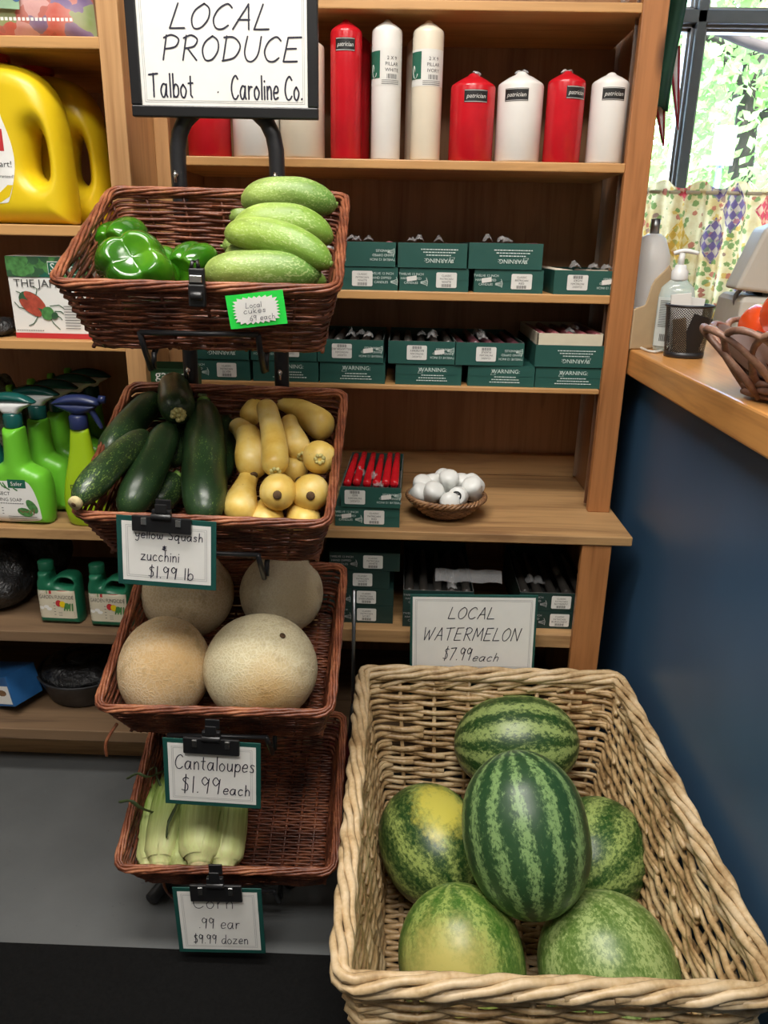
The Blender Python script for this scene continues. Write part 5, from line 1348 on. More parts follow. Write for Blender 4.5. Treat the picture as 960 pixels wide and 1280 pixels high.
m = MB(); m.M = FRONT; m.add([(a, b, .0385) for a, b in ((-.10, .05), (.062, .043), (.072, .19), (-.10, .19))], [(0, 1, 2, 3)], 0)
for k in range(3): m.quad(-.05, .03, .080-k*.006, .082-k*.006, .0388, 1)
for cx_ in (.018, .058):
    m.add([(cx_-.0+.008*math.cos(q*.5), .062+.008*math.sin(q*.5), .0389) for q in range(12)], [tuple(range(12))], 2)
for k in range(30): m.quad(-.07+k*.0075, -.07+k*.0075+.005, .026, .031, .040, 1)
m.build('print', [plain('sage_print', (.30, .46, .30), .4), M_['paper'], plain('blue_print', (.06, .13, .3), .4)], t)
# beetle trap box
xa, xb = atY(19, 418, YF+.03), atY(122, 418, YF+.03); Wb = xb.x-xa.x; Hb_ = atY(12, 320, YF+.03).z-LS[2]
t = thing('beetle_box', 'white carton with a red and green beetle picture and leafy top', 'box', T((xa.x+xb.x)/2, YF+.035, LS[2]+.0005) @ RX(R(2.2)), None)
m = MB(); m.box(-Wb/2, Wb/2, 0, .055, 0, Hb_); m.build('carton', M_['paper'], t, bevel=.0008)
m = MB(); m.M = FRONT; z_ = .0012; L0 = -Wb/2; 
m.quad(L0, -L0, .0, .010, z_, 1); m.quad(L0, -L0, Hb_*.755, Hb_, z_, 4)
rr = random.Random(3)
for k in range(60):
    cx_, cy_, q = rr.uniform(L0, -L0), rr.uniform(Hb_*.76, Hb_), rr.uniform(.008, .014)
    m.add([(max(L0, min(-L0, cx_+q*math.cos(a*.63))), max(Hb_*.755, min(Hb_, cy_+q*.85*math.sin(a*.63))), z_+.0002+k*.00001) for a in range(10)], [tuple(range(10))], 3 if k % 3 else 9)
lx = L0+Wb*.50; m.quad(lx-.001, lx+.062, Hb_*.79, Hb_*.945, z_+.0012, 0); m.quad(lx, lx+.061, Hb_*.80, Hb_*.935, z_+.0014, 4); text(m, 'Safer', lx+.004, Hb_*.825, .022, 0, z_+.0016, align='l')
text(m, 'THE JAPANESE', L0+.010, Hb_*.635, .020, 2, z_+.0004, align='l', width=Wb*.88)
# beetle
def ell(cx_, cy_, a, b, rot, mat, dz): m.add([(cx_+a*math.cos(q*.349)*math.cos(rot)-b*math.sin(q*.349)*math.sin(rot), cy_+a*math.cos(q*.349)*math.sin(rot)+b*math.sin(q*.349)*math.cos(rot), z_+dz) for q in range(18)], [tuple(range(18))], mat)
bx, by = L0+Wb*.30, Hb_*.38
for p in (((-.01, .01), (-.03, .028), (-.036, .030)), ((.0, .018), (.005, .036), (-.006, .040)), ((-.016, -.004), (-.034, .000), (-.042, .010)), ((.0, -.016), (-.010, -.030), (-.020, -.034)), ((.020, -.014), (.030, -.030), (.040, -.040)), ((.026, .004), (.044, .006), (.052, .000)), ((.034, -.012), (.044, -.018), (.046, -.022)), ((.034, -.006), (.046, -.006), (.050, -.010))):
    m.ribbon([(bx+a, by+b) for a, b in p], .0016, 9, z_+.0003)
ell(bx-.008, by+.008, .028, .019, R(-38), 9, .0005); ell(bx-.002, by+.014, .024, .0095, R(-38), 10, .0008); ell(bx-.012, by+.000, .024, .0095, R(-38), 10, .0008); ell(bx+.020, by-.010, .012, .013, R(-38), 3, .0010); ell(bx+.033, by-.014, .006, .007, R(-38), 9, .0012)
for k in range(9): m.quad(L0+Wb*.62, L0+Wb*.80, Hb_*.40-k*.0052, Hb_*.40-k*.0052+.0012, z_+.0003, 2)
for k in range(12): m.quad(L0+.004+k*.0045, L0+.007+k*.0045, .014, .0155, z_+.0003, 2)
m.build('print', PRM[:9]+[plain('dark_leaf_print', (.035, .10, .045), .5), plain('beetle_print', (.42, .07, .04), .5, var=.3, sc_=90)], t)
# dark packets beside it
def lumps(name, label, cat_, mat, M0, sx, sy, sz, seed, grp=None, amp=.5, cap=None):
    t = thing(name, label, cat_, M0, grp); m = MB()
    m.lathe([(max(1e-4, math.sin(math.pi*j/14)**.7), -math.cos(math.pi*j/14)) for j in range(15)], 24)
    m.v = [V((v.x*sx, v.y*sy, max(0, (v.z+1)/2)*sz))*(1+amp*.35*noise.noise(v*2.2+V((seed*4, 0, 0)))+amp*.12*noise.noise(v*6+V((0, seed, 0)))) for v in m.v]
    m.build('body', mat, t, sub=1); return t
dkbag = crumple('black_film', (.022, .022, .023), .22, 26, 1.0); grbag = crumple('grey_green_packet', (.11, .115, .075), .4, 30, .8)
p = atY(-2, 424, YF+.05); lumps('foil_packet', 'dark foil packet lying beside the beetle carton', 'packet', dkbag, T(p.x, YF+.06, LS[2]), .03, .04, .035, 2)
# spray bottles
zs = LS[3]
def trigger(t, z, mat_top, mat_low, sx=1.0, s=1.0, nozzle=None):
    # head points towards -x (nozzle) or +x for sx = -1; z is the collar base
    m = MB(); m.lathe([(.0175*s, 0), (.0185*s, .002), (.0185*s, .026*s), (.015*s, .030*s), (.0005, .030*s)], 24); m.build('collar', mat_top, t).location = (0, 0, z)
    o = slab('trigger_head', mat_top, [smooth([(-.048*s*sx, .050*s), (-.042*s*sx, .064*s), (-.008*s*sx, .072*s), (.026*s*sx, .068*s), (.052*s*sx, .053*s), (.040*s*sx, .049*s), (.0, .049*s), (-.035*s*sx, .048*s)][::1], 4)], .034*s, .014*s, t); o.location = (0, 0, z); hd = o
    o = slab('shroud', mat_low, [smooth([(-.040*s*sx, .051*s), (.045*s*sx, .053*s), (.022*s*sx, .036*s), (.012*s, .026*s), (-.012*s, .026*s), (-.022*s*sx, .034*s)], 4)], .030*s, .010*s, t); o.location = (0, 0, z)
    o = slab('trigger', mat_top, [smooth([(-.030*s*sx, .048*s), (-.040*s*sx, .030*s), (-.050*s*sx, .004*s), (-.044*s*sx, .002*s), (-.030*s*sx, .026*s), (-.020*s*sx, .046*s)], 4)], .014*s, .005*s, hd)
    m = MB(); m.tube([(-.048*s*sx, 0, .062*s), (-.060*s*sx, 0, .062*s)], [.009*s, .008*s], 12); m.build('nozzle', nozzle or mat_top, hd)
def soap_bottle(x, y, lab, label_on, k):
    t = thing('spray_bottle', lab, 'spray bottle', T(x, y, zs+.0005) @ RZ(R(-3)), 'lime spray bottles in a row')
    body_ = smooth([(-.062, .004), (-.05, 0), (.05, 0), (.062, .006), (.066, .05), (.064, .092), (.055, .112), (.030, .124), (.0215, .135), (.019, .198), (.017, .204), (-.017, .204), (-.020, .198), (-.024, .140), (-.034, .128), (-.058, .112), (-.068, .09), (-.068, .04)], 4)
    hole = smooth([(-.050, .100), (-.056, .085), (-.052, .070), (-.040, .075), (-.034, .100), (-.040, .108)], 4)
    bo = slab('bottle', M_['lime_pl'], [body_], .062, .022, t, 70); zf = last_zf
    trigger(t, .203, M_['teal_pl'], M_['white_pl'], nozzle=M_['lime_pl'])
    if label_on:
        m = MB(); m.M = FRONT; o = smooth([(-.058, .008), (.0, .006), (.046, .012), (.050, .03), (.046, .06), (.036, .088), (.020, .098), (-.02, .096), (-.058, .09)], 3)
        patch(m, o, .0316, 0)
        patch(m, [(-.012, .082), (.026, .082), (.026, .100), (-.012, .100)], .0320, 4, .0035); text(m, 'Safer', .007, .087, .0125, 0, .0324)
        text(m, 'INSECT', -.010, .066, .0105, 2, .0320, align='r'); text(m, 'KILLING SOAP', .014, .053, .0105, 2, .0320, align='r')
        for q in range(14): m.quad(-.052+q*.005, -.052+q*.005+.0035, .0475, .0492, .0320, 2)
        for q, c_, rot in ((0, (.034, .043), R(-55)), (1, (.018, .030), R(-15))):
            m.add([(c_[0]+.017*math.cos(a*.524)*math.cos(rot)-.009*math.sin(a*.524)*math.sin(rot), c_[1]+.017*math.cos(a*.524)*math.sin(rot)+.009*math.sin(a*.524)*math.cos(rot), .0321+q*.0002) for a in range(12)], [tuple(range(12))], 3)
        for q in range(5): m.ribbon([(.008+q*.007, .034-q*.002), (.014+q*.006, .029+q*.002)], .0022, 5, .0325)
        for q in range(3):
            m.quad(-.02, .042, .0195-q*.005, .0205-q*.005, .0321, 2); m.quad(-.055, -.028, .037-q*.006, .0385-q*.006, .0321, 2)
        for a, b in ((-.03, .088), (-.022, .084), (-.006, .083)): m.ribbon([(a, b+.008), (a+.006, b-.002), (a+.012, b-.006)], .003, 3, .0321)
        conform(m, zf, .0314); m.build('label', PRM, bo)
    else:
        m = MB(); m.M = T(.0655, 0, .085) @ RZ(R(90)) @ RX(R(90)); m.quad(-.004, .004, -.012, .012, .0006, 0)
        for q in range(6): m.quad(-.003, .003, -.010+q*.0036, -.0085+q*.0036, .0009, 2)
        m.build('price_sticker', PRM, bo)
p0 = atY(25, 600, YF+.045)
offs = [(0, 0), (.012, .085), (.020, .165), (.030, .245), (.036, .325)]
ll = ['frontmost lime spray bottle with a white insect soap label', 'lime spray bottle directly behind the labelled one', 'lime spray bottle third back in its row', 'lime spray bottle fourth back in its row, in shade', 'lime spray bottle at the far back of its row']
for k, ((dx, dy), l) in enumerate(zip(offs, ll)): soap_bottle(p0.x+dx, YF+.05+dy, l, k == 0, k)
p = atY(-14, 600, YF+.05)
t = thing('spray_bottle', 'dark teal bottle cut off at the edge beside the labelled soap bottle', 'spray bottle', T(p.x-.012, YF+.085, zs+.0005))
m = MB(); m.lathe([(.0005, 0), (.04, 0), (.044, .005), (.044, .10), (.040, .125), (.026, .15), (.020, .17), (.017, .21), (.0005, .211)], 28, pw=2.6); m.build('bottle', M_['teal_pl'], t)
m = MB(); m.M = FRONT; m.add([(.012, .06, .0450), (.030, .06, .0450), (.026, .10, .0450), (.012, .11, .0450)], [(0, 1, 2, 3)], 5); m.build('label', PRM, t)
# pear-shaped yellow-green sprayer
pn = atY(102, 652, YF+.05)
t = thing('spray_bottle', 'yellow-green pear-shaped spray bottle with a navy trigger head', 'spray bottle', T(pn.x+.017, YF+.05, zs+.0005))
m = MB(); m.lathe([(.0005, 0), (.034, 0), (.040, .006), (.0445, .030), (.0445, .060), (.039, .095), (.030, .130), (.0225, .165), (.019, .195), (.0175, .203), (.0005, .204)], 36, sy=.72, pw=2.3); m.build('bottle', M_['yelgreen_pl'], t)
trigger(t, .203, M_['navy_pl'], M_['navy_pl'], -1, .98)
def wn_(a, b): return (a*.98, -math.sqrt(max(1e-6, 1-(a/.046)**2))*.0322-.0012, b)
m = MB(); text(m, "nature's", .012, .083, .020, 8, warp=wn_); m.M = MX.Identity(4)
m.add([wn_(.014+.009*math.cos(q*.4), .108+.008*math.sin(q*.4)) for q in range(16)], [tuple(range(16))], 8); m.add([V(wn_(.014+a, .108+b))+V((0, -.0004, 0)) for a, b in ((-.007, -.0015), (.007, -.0015), (.007, .0015), (-.007, .0015))], [(0, 1, 2, 3)], 0)
m.build('print', PRM, t)
for k, (x, y) in enumerate(((2, 462), (28, 470))):
    p = atY(x, y, YF+.30); lumps('garden_packet', ['grey-green packet at the back of the spray bottle shelf, upper', 'grey-green packet behind the spray bottle heads'][k], 'packet', grbag, T(p.x, YF+.28+.05*k, zs), .055, .05, .262-.02*k, 4+k)
# fungicide jugs
def fung(x, y, lab, k):
    t = thing('fungicide_jug', lab, 'jug', T(x, y, LS[4]+.0005) @ RZ(R(-2)), 'green fungicide jugs')
    o = smooth([(-.046, .006), (-.04, 0), (.04, 0), (.046, .006), (.047, .05), (.047, .09), (.044, .108), (.032, .117), (.010, .117), (-.006, .108), (-.012, .100), (-.014, .106), (-.016, .122), (-.040, .122), (-.043, .108), (-.047, .09), (-.047, .05)], 4)
    h = smooth([(.002, .094), (.010, .106), (.026, .106), (.036, .100), (.034, .092), (.018, .089)], 4)
    bo = slab('bottle', M_['green_jug'], [o, h], .052, .012, t); zf = last_zf
    m = MB(); m.lathe([(.0155, .120), (.0165, .123), (.0165, .140), (.015, .142), (.0005, .143)], 20, 0, (-.028, 0, 0)); m.build('cap', M_['green_jug'], t)
    m = MB(); m.M = FRONT; patch(m, [(-.043, .016), (.041, .016), (.041, .082), (-.043, .082)], .0268, 6); m.quad(-.015, .041, .074, .082, .0271, 1); m.quad(-.042, -.019, .074, .083, .0272, 3); text(m, 'Safer', -.031, .076, .0065, 0, .0275)
    text(m, 'GARDEN FUNGICIDE', 0, .0625, .0125, 2, .0271, width=.076)
    for q in range(5): m.quad(-.040, -.004, .052-q*.007, .0532-q*.007, .0271, 2)
    for a, b in ((-.035, .040), (-.024, .043), (-.018, .038)): m.add([(a+.006*math.cos(q*.63), b+.004*math.sin(q*.63), .0274) for q in range(10)], [tuple(range(10))], 0)
    for a, b, mm in ((.004, .052, 1), (.013, .050, 7), (.022, .046, 3)): m.add([(a+.007*math.cos(q*.63), b+.008*math.sin(q*.63), .0272+mm*.00005) for q in range(10)], [tuple(range(10))], mm)
    for q in range(4): m.ribbon([(.020+q*.005, .052), (.016+q*.006, .036)], .003, 3, .0278)
    for q in range(3): m.quad(.002, .038, .030-q*.004, .0308-q*.004, .0271, 2)
    conform(m, zf, .0266); m.build('label', PRM, bo)
pa, pb_ = atY(73, 783, YF+.03), atY(139, 790, YF+.02)
fung(pa.x, YF+.065, 'green garden fungicide jug nearer the black crumpled bags', 0); fung(pb_.x-.004, YF+.055, 'green garden fungicide jug half under the squash price card', 1)
p = atY(2, 780, YF+.1); lumps('plastic_bag', 'black crumpled plastic bag beside the fungicide jugs', 'bag', dkbag, T(p.x-.02, YF+.13, LS[4]), .095, .09, .15, 1)
p = atY(30, 700, YF+.2); lumps('plastic_bag', 'black glossy plastic bag at the back behind the crumpled one', 'bag', dkbag, T(p.x, YF+.25, LS[4]), .09, .07, .20, 3)
# black pan, blue carton
p = atZ(88, 893, LS[5]); 
t = thing('plastic_pan', 'round black plastic tub on the lowest shelf', 'tub', T(p.x, YF+.175, LS[5]+.0005))
m = MB(); m.lathe([(.0005, 0), (.080, 0), (.088, .006), (.108, .060), (.112, .066), (.112, .070), (.106, .068), (.084, .010), (.0005, .008)], 40); m.build('tub', plain('scuffed_black_plastic', (.035, .035, .037), .5, var=.5, sc_=30), t)
m = MB(); m.lathe([(.104, .062), (.098, .078), (.075, .092), (.050, .096), (.045, .090), (.040, .096), (.0005, .097)], 40); m.v = [v+V((0, 0, .008*noise.noise(v*40))) for v in m.v]; m.build('film_lid', dkbag, t)
p = atY(36, 836, YF+.09)
t = thing('blue_carton', 'blue carton with a pale picture panel tilted on the lowest shelf', 'box', T(p.x-.055, YF+.10, LS[5]+.018) @ RZ(R(-24)) @ RY(R(-14)))
m = MB(); m.box(-.075, .06, -.04, .04, 0, .075); m.build('carton', plain('blue_carton_print', (.02, .11, .30), .4), t, bevel=.001)
m = MB(); m.M = T(0, -.04, 0) @ FRONT; m.quad(-.07, .056, .006, .052, .0005, 0); m.add([(.03+.016*math.cos(q*.63), .034+.008*math.sin(q*.63), .0008) for q in range(10)], [tuple(range(10))], 5); m.add([(-.005+.014*math.cos(q*.63), .018+.010*math.sin(q*.63), .0008) for q in range(10)], [tuple(range(10))], 2); m.build('print', PRM, t)
# green carton on the ledge behind the zucchini
xa, xb = atY(166, 470, 1.45), atY(226, 470, 1.45)
p = atY(196, 456, 1.47)
t = thing('green_carton', 'tall dark green carton with white lettering behind the zucchini', 'box', T((xa.x+xb.x)/2+.004, 1.525, ZC1+.0005))
Hc = atY(196, 461, 1.525).z-ZC1
m = MB(); m.box(-.047, .047, 0, .05, 0, Hc); m.add([(-.045, .0, Hc), (.045, .0, Hc), (.043, -.012, Hc+.016), (-.043, -.012, Hc+.016)], [(0, 1, 2, 3)]); m.build('carton', plain('grass_green_carton', (.02, .085, .025), .5), t, bevel=.0006)
m = MB(); m.M = FRONT; text(m, 'gauge', 0, Hc-.020, .026, 0, .0006, width=.062); m.quad(-.03, .02, Hc-.026, Hc-.0245, .0006, 6); m.build('print', PRM, t)
# tools standing between the rack and the willow basket
p = atY(440.5, 750, 1.47); q = atY(441, 865, 1.47)
t = thing('garden_tool', 'thin grey metal rod with a dark red base behind the willow basket', 'tool', T(q.x, 1.475, 0))
m = MB(); m.tube([(0, 0, .19), (.001, 0, .52)], .0042, 10); m.build('rod', M_['dullsteel'], t)
m = MB(); m.tube([(-.004, -.01, .14), (-.003, -.004, .19), (0, 0, .25)], [.008, .007, .0045], 10); m.build('grip', M_['blackpl'], t)
m = MB(); m.lathe([(.0005, 0), (.030, 0), (.034, .01), (.034, .13), (.026, .155), (.0005, .16)], 24, 0, (.004, 0, 0)); m.build('base', M_['garnet'], t)
t = thing('garden_tool', 'dark red rounded handle low beside the rack, behind the corn basket', 'tool', T(atY(420, 850, 1.47).x, 1.47, 0))
m = MB(); m.lathe([(.0005, 0), (.026, 0), (.030, .01), (.030, .16), (.022, .185), (.0005, .19)], 24); m.build('body', M_['garnet'], t)
m = MB(); m.tube([(-.03, 0, .172), (.03, 0, .172)], .004, 8); m.build('cross_bar', M_['dullsteel'], t)

# ------------------------------------------------------------------ things on the counter
p = atZ(838, 441, ZK)
t = thing('sanitizer_bottle', 'clear pump bottle of hand sanitizer with a white pump', 'bottle', T(p.x+.004, p.y+.02, ZK+.0005) @ RZ(R(-20)))
gel = bpy.data.materials.new('clear_gel'); gel.use_nodes = True; b = gel.node_tree.nodes['Principled BSDF']; b.inputs['Base Color'].default_value = (.72, .86, .84, 1); b.inputs['Roughness'].default_value = .08; b.inputs['Alpha'].default_value = .45
m = MB(); m.lathe([(.0005, 0), (.030, 0), (.034, .004), (.035, .02), (.035, .105), (.031, .125), (.018, .138), (.013, .142), (.0005, .143)], 30, sy=.75, pw=2.5); m.build('bottle', gel, t)
m = MB(); m.grid(lambda u, v: (.0362*math.sin((u-.5)*2.2), -.0285*math.cos((u-.5)*1.9)-.0003, .012+v*.095), 12, 1, 0, True)
for k in range(16): m.grid(lambda u, v: (.0366*math.sin((u*.62-.40)*2.2), -.0289*math.cos((u*.62-.4)*1.9)-.0004, .05+.0033*k+v*.0012), 6, 1, 1, True)
for k in range(9): m.grid(lambda u, v: (.0366*math.sin((-.30+k*.035+u*.02)*2.2), -.0289*math.cos((-.30+k*.035)*1.9)-.0004, .022+v*.014), 1, 1, 1, True)
m.build('label', [plain('label_grey', (.55, .60, .58), .5), M_['stickd']], t)
m = MB(); m.lathe([(.0155, .138), (.016, .142), (.016, .156), (.012, .160), (.010, .168), (.0005, .168)], 22); m.tube([(0, 0, .165), (0, 0, .190)], .0055, 12)
m.tube(cat([(-.016, 0, .189), (0, 0, .194), (.014, 0, .1935), (.030, 0, .190)], 4), [.006]*9+[.0055]*3+[.0045], 12, flat=.7); m.build('pump', M_['white_pl'], t)
# mesh pencil cup
p = atZ(860, 449, ZK); cup = thing('mesh_cup', 'black wire-mesh pencil cup stuffed with cards', 'cup', T(p.x+.002, p.y+.035, ZK+.0005))
meshm = bpy.data.materials.new('black_wire_mesh'); meshm.use_nodes = True; nt = meshm.node_tree; b = nt.nodes['Principled BSDF']; b.inputs['Base Color'].default_value = (.012, .012, .013, 1); b.inputs['Roughness'].default_value = .4
uvn = nt.nodes.new('ShaderNodeTexCoord'); mp = nd(nt, 'Mapping', None, i0=uvn.outputs['UV']); mp.inputs['Rotation'].default_value = (0, 0, R(45)); mp.inputs['Scale'].default_value = (62, 62, 1)
fr = nd(nt, 'VectorMath', {'operation': 'FRACTION'}, i0=mp.outputs[0]); se = nd(nt, 'SeparateXYZ', None, i0=fr.outputs[0])
nt.links.new(mth(nt, 'MAXIMUM', mth(nt, 'LESS_THAN', se.outputs[0], .42), mth(nt, 'LESS_THAN', se.outputs[1], .42)), b.inputs['Alpha'])
hc = .096; r1, r2 = .036, .043
m = MB(); m.grid(lambda u, v: ((lerp(r1, r2, v)*math.cos(u*6.2832)), lerp(r1, r2, v)*math.sin(u*6.2832), v*hc), 40, 4)
m.build('mesh_wall', meshm, cup, uv=[(i/40*1.2, j/4*.48) for j in range(5) for i in range(41)])
m = MB(); m.tube([(r2*math.cos(a*.1571), r2*math.sin(a*.1571), hc) for a in range(40)], .0026, 8, True); m.build('rim', M_['blackmetal'], cup)
m = MB(); m.lathe([(.0005, 0), (r1, 0), (r1+.001, .003), (r1+.0012, .011), (r1-.001, .011), (r1-.002, .003), (.0005, .003)], 40); m.build('base', M_['blackmetal'], cup)
for k, (dx, dy, az, tl_, hh, nm, lab, mt, wd) in enumerate(((-.006, .010, .15, -.10, .112, 'card_stack', 'white card standing highest in the mesh cup', 'paper', .040), (.004, -.004, -.35, .28, .075, 'card_stack', 'dark card leaning in the mesh cup', 'blackpl', .034), (-.012, -.012, .3, -.15, .068, 'card_stack', 'brown card showing through the front of the mesh cup', 'cardboard', .028), (.006, .018, .1, .10, .105, 'card_stack', 'white card behind the tallest one in the mesh cup', 'paper', .036))):
    t = thing(nm, lab, 'card', T(p.x+.002+dx, p.y+.035+dy, ZK+.006) @ RZ(az) @ RY(tl_)); m = MB(); m.box(-wd/2, wd/2, -.002, .002, 0, hh); m.build('card', M_[mt], t, bevel=.0006)
# white bottle and cut cardboard behind it
p = atZ(796, 432, ZK)
t = thing('white_bottle', 'white rounded bottle with grey spout between the stile and the curtain', 'bottle', T(p.x+.042, 1.84, ZK+.0005))
zt_ = atY(802, 292, 1.84).z-ZK
m = MB(); m.lathe([(.0005, 0), (.040, 0), (.043, .006), (.043, zt_*.62), (.040, zt_*.80), (.026, zt_*.96), (.013, zt_), (.0005, zt_)], 28); m.build('bottle', M_['white_pl'], t)
m = MB(); m.lathe([(.010, zt_-.002), (.010, zt_+.03), (.0005, zt_+.031)], 16); m.build('spout', M_['dullsteel'], t)
pc1 = atZ(806, 436, ZK)
t = thing('cardboard_holder', 'beige cardboard with a notched cut-out top beside the sanitizer', 'cardboard', T(pc1.x+.012, 1.665, ZK+.0005) @ RZ(R(12)))
sc2 = (atY(826, 335, 1.665).z-ZK)
o = slab('front_panel', M_['cardboard'], [[(-.050, 0), (.024, 0), (.026, sc2*.55), (.044, sc2*.78), (.044, sc2*.92), (.032, sc2*.86), (.022, sc2*.98), (.016, sc2*1.04), (.008, sc2*.98), (-.012, sc2*.86), (-.018, sc2*.78), (-.026, sc2*.55), (-.05, sc2*.5)]], .003, .0008, t)
m = MB(); m.box(-.030, .024, .002, .05, 0, sc2*.5); m.build('body', M_['white_pl'], t, bevel=.001)
m = MB(); a = [atZ(787, 424, ZK), atZ(795, 433, ZK), atZ(812, 441, ZK), atZ(828, 440, ZK), atZ(838, 432, ZK)]
m.tube(cat([(q.x, q.y, ZK+.003) for q in a], 6), .0028, 8); tag(m.build('cable', M_['wire_white']), 'white cable lying on the counter below the sanitizer', 'cable')
# grey desk machine
p = atZ(897, 428, ZK)
t = thing('receipt_machine', 'grey-beige desk machine with a tilted display on the counter', 'machine', T(p.x+.13, 1.72, ZK+.0005) @ RZ(R(-8)))
zl_ = atY(900, 371, 1.72).z-ZK
m = MB(); rings = []
for z, g in ((0, 0), (.006, .003), (zl_-.012, -.004), (zl_-.003, -.010), (zl_, -.018)):
    rings.append([(-.13-g if sx < 0 else .15+g, (-.0-g) if sy < 0 else .22+g, z) for sx, sy in ((-1, -1), (1, -1), (1, 1), (-1, 1))])
m.loft(rings, 0, False); m.build('body', M_['grey_pl'], t, bevel=.006, seg=3)
m = MB(); m.box(-.08, .12, .10, .17, zl_-.002, zl_+.05); m.build('printer_slot', M_['blackpl'], t, bevel=.006)
m = MB(); m.box(-.045, -.015, .098, .102, zl_+.012, zl_+.044); m.build('tape_strip', M_['grey_pl'], t)
hx = atY(938, 310, 1.72).x-(p.x+.13); zl2 = atY(940, 372, 1.74).z-ZK; zl3 = atY(958, 285, 1.74).z-ZK
m = MB(); m.add([(hx-.012, .0, zl2+.015), (hx+.16, .0, zl2+.0), (hx+.18, .0, zl3+.06), (hx+.03, .0, zl3), (hx-.012, .10, zl2+.015), (hx+.16, .10, zl2), (hx+.18, .10, zl3+.06), (hx+.03, .10, zl3)], [(0, 1, 2, 3), (7, 6, 5, 4), (0, 4, 5, 1), (1, 5, 6, 2), (2, 6, 7, 3), (3, 7, 4, 0)]); m.build('display_head', M_['grey_pl'], t, bevel=.008, seg=3)
m = MB(); m.tube([(hx+.08, .06, zl_-.01), (hx+.08, .05, zl2+.02)], .02, 12); m.build('neck', M_['grey_pl'], t)
m = MB(); m.tube(cat([(-.10, .05, zl_*.3), (-.125, .06, zl_+.0), (-.07, .05, zl_+.045), (hx-.0, .05, zl2+.03)], 5), .005, 8); m.build('cord', M_['dullsteel'], t)
# vine bowl of tomatoes
pbw = V((.556, 1.11, ZK))
bowl = thing('vine_bowl', 'brown looped vine bowl of tomatoes at the counter edge', 'bowl', T(*pbw))
Ro, Rb, Hbw = .140, .066, .100
m = MB(); n_ = 15
for k in range(n_):
    a0 = 2*math.pi*k/n_
    pts = []
    for q in range(17):
        u = q/16; a = a0+u*1.35; hgt = math.sin(math.pi*u)**.75; r_ = lerp(Rb, Ro, hgt)+.004*math.sin(k*2+u*5)
        pts.append((r_*math.cos(a), r_*math.sin(a), .010+hgt*(Hbw-.012)+.004*math.sin(k)))
    m.tube(pts, [.0048+.0006*math.sin(q+k) for q in range(17)], 8)
m.build('loop', M_['vine'], bowl)
m = MB()
for s in range(3): m.tube([((Rb+.006+.004*math.cos(a*.14*7+s*2.1))*math.cos(a*.1571), (Rb+.006+.004*math.cos(a*.14*7+s*2.1))*math.sin(a*.1571), .010+s*.008) for a in range(40)], .0048, 8, True)
m.lathe([(.0005, .004), (Rb, .004), (Rb, .010), (.0005, .010)], 30); m.build('base', M_['vine'], bowl)
m = MB()
def tis(u, v):
    a = u*6.2832; r_ = .012+v*(.094+.012*math.sin(a*5)+.008*math.sin(a*11)); z = .014+(v**1.6)*(.070+.016*math.sin(a*4+1)+.010*math.sin(a*9))+.006*noise.noise(V((math.cos(a)*3, math.sin(a)*3, v*5)))
    return (pbw.x+r_*math.cos(a), pbw.y+r_*math.sin(a), ZK+z)
m.grid(tis, 72, 12); tag(m.build('tissue_paper', M_['tissue']), 'pale pink tissue paper lining the vine bowl', 'tissue')
tomm = plain('tomato_skin', (.62, .065, .012), .22, var=.25, sc_=14)
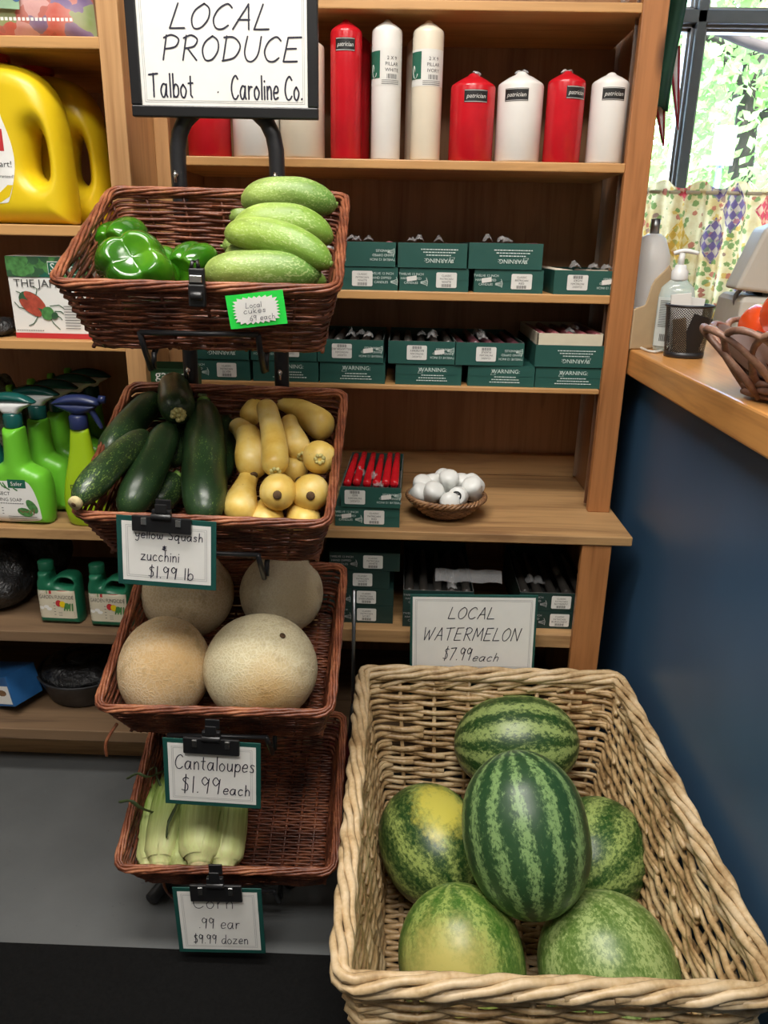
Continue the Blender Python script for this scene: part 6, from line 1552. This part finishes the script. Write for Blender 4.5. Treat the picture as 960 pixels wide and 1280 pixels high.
for k, (dx, dy, z, r_, lab) in enumerate(((-.012, .012, .118, .053, 'big orange-red tomato on top in the vine bowl'), (-.020, .085, .092, .044, 'orange-red tomato behind the big one in the vine bowl'), (-.030, -.025, .062, .036, 'red tomato low in the tissue of the vine bowl'), (.055, -.050, .068, .040, 'red tomato on the outer side of the vine bowl'))):
    t = thing('tomato', lab, 'tomato', T(pbw.x+dx, pbw.y+dy, ZK+z) @ RX(R(-15+20*k)), 'tomatoes in the vine bowl')
    m = MB(); rings = []
    for j in range(21):
        ph = -math.pi/2+math.pi*j/20; rg = []
        for i in range(40):
            a = i*2*math.pi/40; q = r_*math.cos(ph)*(1+.03*math.cos(5*a)); z2_ = r_*.86*math.sin(ph); dm = max(0, 1-(math.cos(ph)/.5)**2); z2_ -= (.22*r_*dm if ph > 0 else -.08*r_*dm); rg.append((q*math.cos(a), q*math.sin(a), z2_))
        rings.append(rg)
    m.loft(rings); m.build('flesh', tomm, t)
    m = MB()
    for q in range(5): m.tube([(0, 0, r_*.66), (.010*math.cos(q*1.26), .010*math.sin(q*1.26), r_*.72), (.020*math.cos(q*1.26), .020*math.sin(q*1.26), r_*.74)], [.003, .003, .0008], 6, flat=.4)
    m.build('calyx', stem_green, t)
# furled flags hanging beside the bookcase
pg = atY(838, 0, 1.98)
t = thing('hanging_flag', 'dark green folded cloth hanging between the bookcase and window', 'flag', T(pg.x, 1.98, 0))
zlo = atY(830, 140, 1.98).z; zhi = 1.95
def fold(u, v):
    x = lerp(-.040, .042, u); return (x-.012*v+.004*math.sin(v*5), .012*math.sin(u*13+v*2), lerp(zhi, zlo+.01*math.sin(u*3), v))
m = MB(); m.grid(fold, 30, 14); o = m.build('cloth', plain('dark_green_cloth', (.012, .075, .045), .7, var=.25, sc_=20), t); s = o.modifiers.new('so', 'SOLIDIFY'); s.thickness = .004
o.location = (0, 0, 0)
m = MB(); m.tube([(-.07, 0, zhi+.005), (.06, 0, zhi+.005)], .006, 10); m.build('rod', M_['blackpl'], t)
def penn(name, lab, xs, y):
    t2 = thing('pennant', lab, 'pennant', T(0, y, 0), 'red-edged pennants'); a, b, c = [atY(*q, y) for q in xs]
    m = MB(); m.grid(lambda u, v: ((a.lerp(b, u).lerp(c, v)).x, .004*math.sin(u*6+v*3), (a.lerp(b, u).lerp(c, v)).z), 6, 8); o = m.build('cloth', plain('pale_film', (.75, .76, .80), .4), t2); s = o.modifiers.new('so', 'SOLIDIFY'); s.thickness = .0015
    m = MB()
    for q0 in (a, b): m.tube([(q0.x, -.002, q0.z), (q0.lerp(c, .5).x, -.003, q0.lerp(c, .5).z), (c.x, -.002, c.z)], [.0075, .0065, .004], 6, flat=.4)
    m.build('border', plain('maroon_binding', (.34, .02, .04), .6), t2)
penn('p', 'longer red-edged pennant hanging below the green cloth near the mullion', ((836, 60), (848, 58), (847, 163)), 2.03)
penn('p', 'shorter red-edged pennant hanging below the green cloth at the stile', ((815, 110), (830, 108), (829, 183)), 2.0)
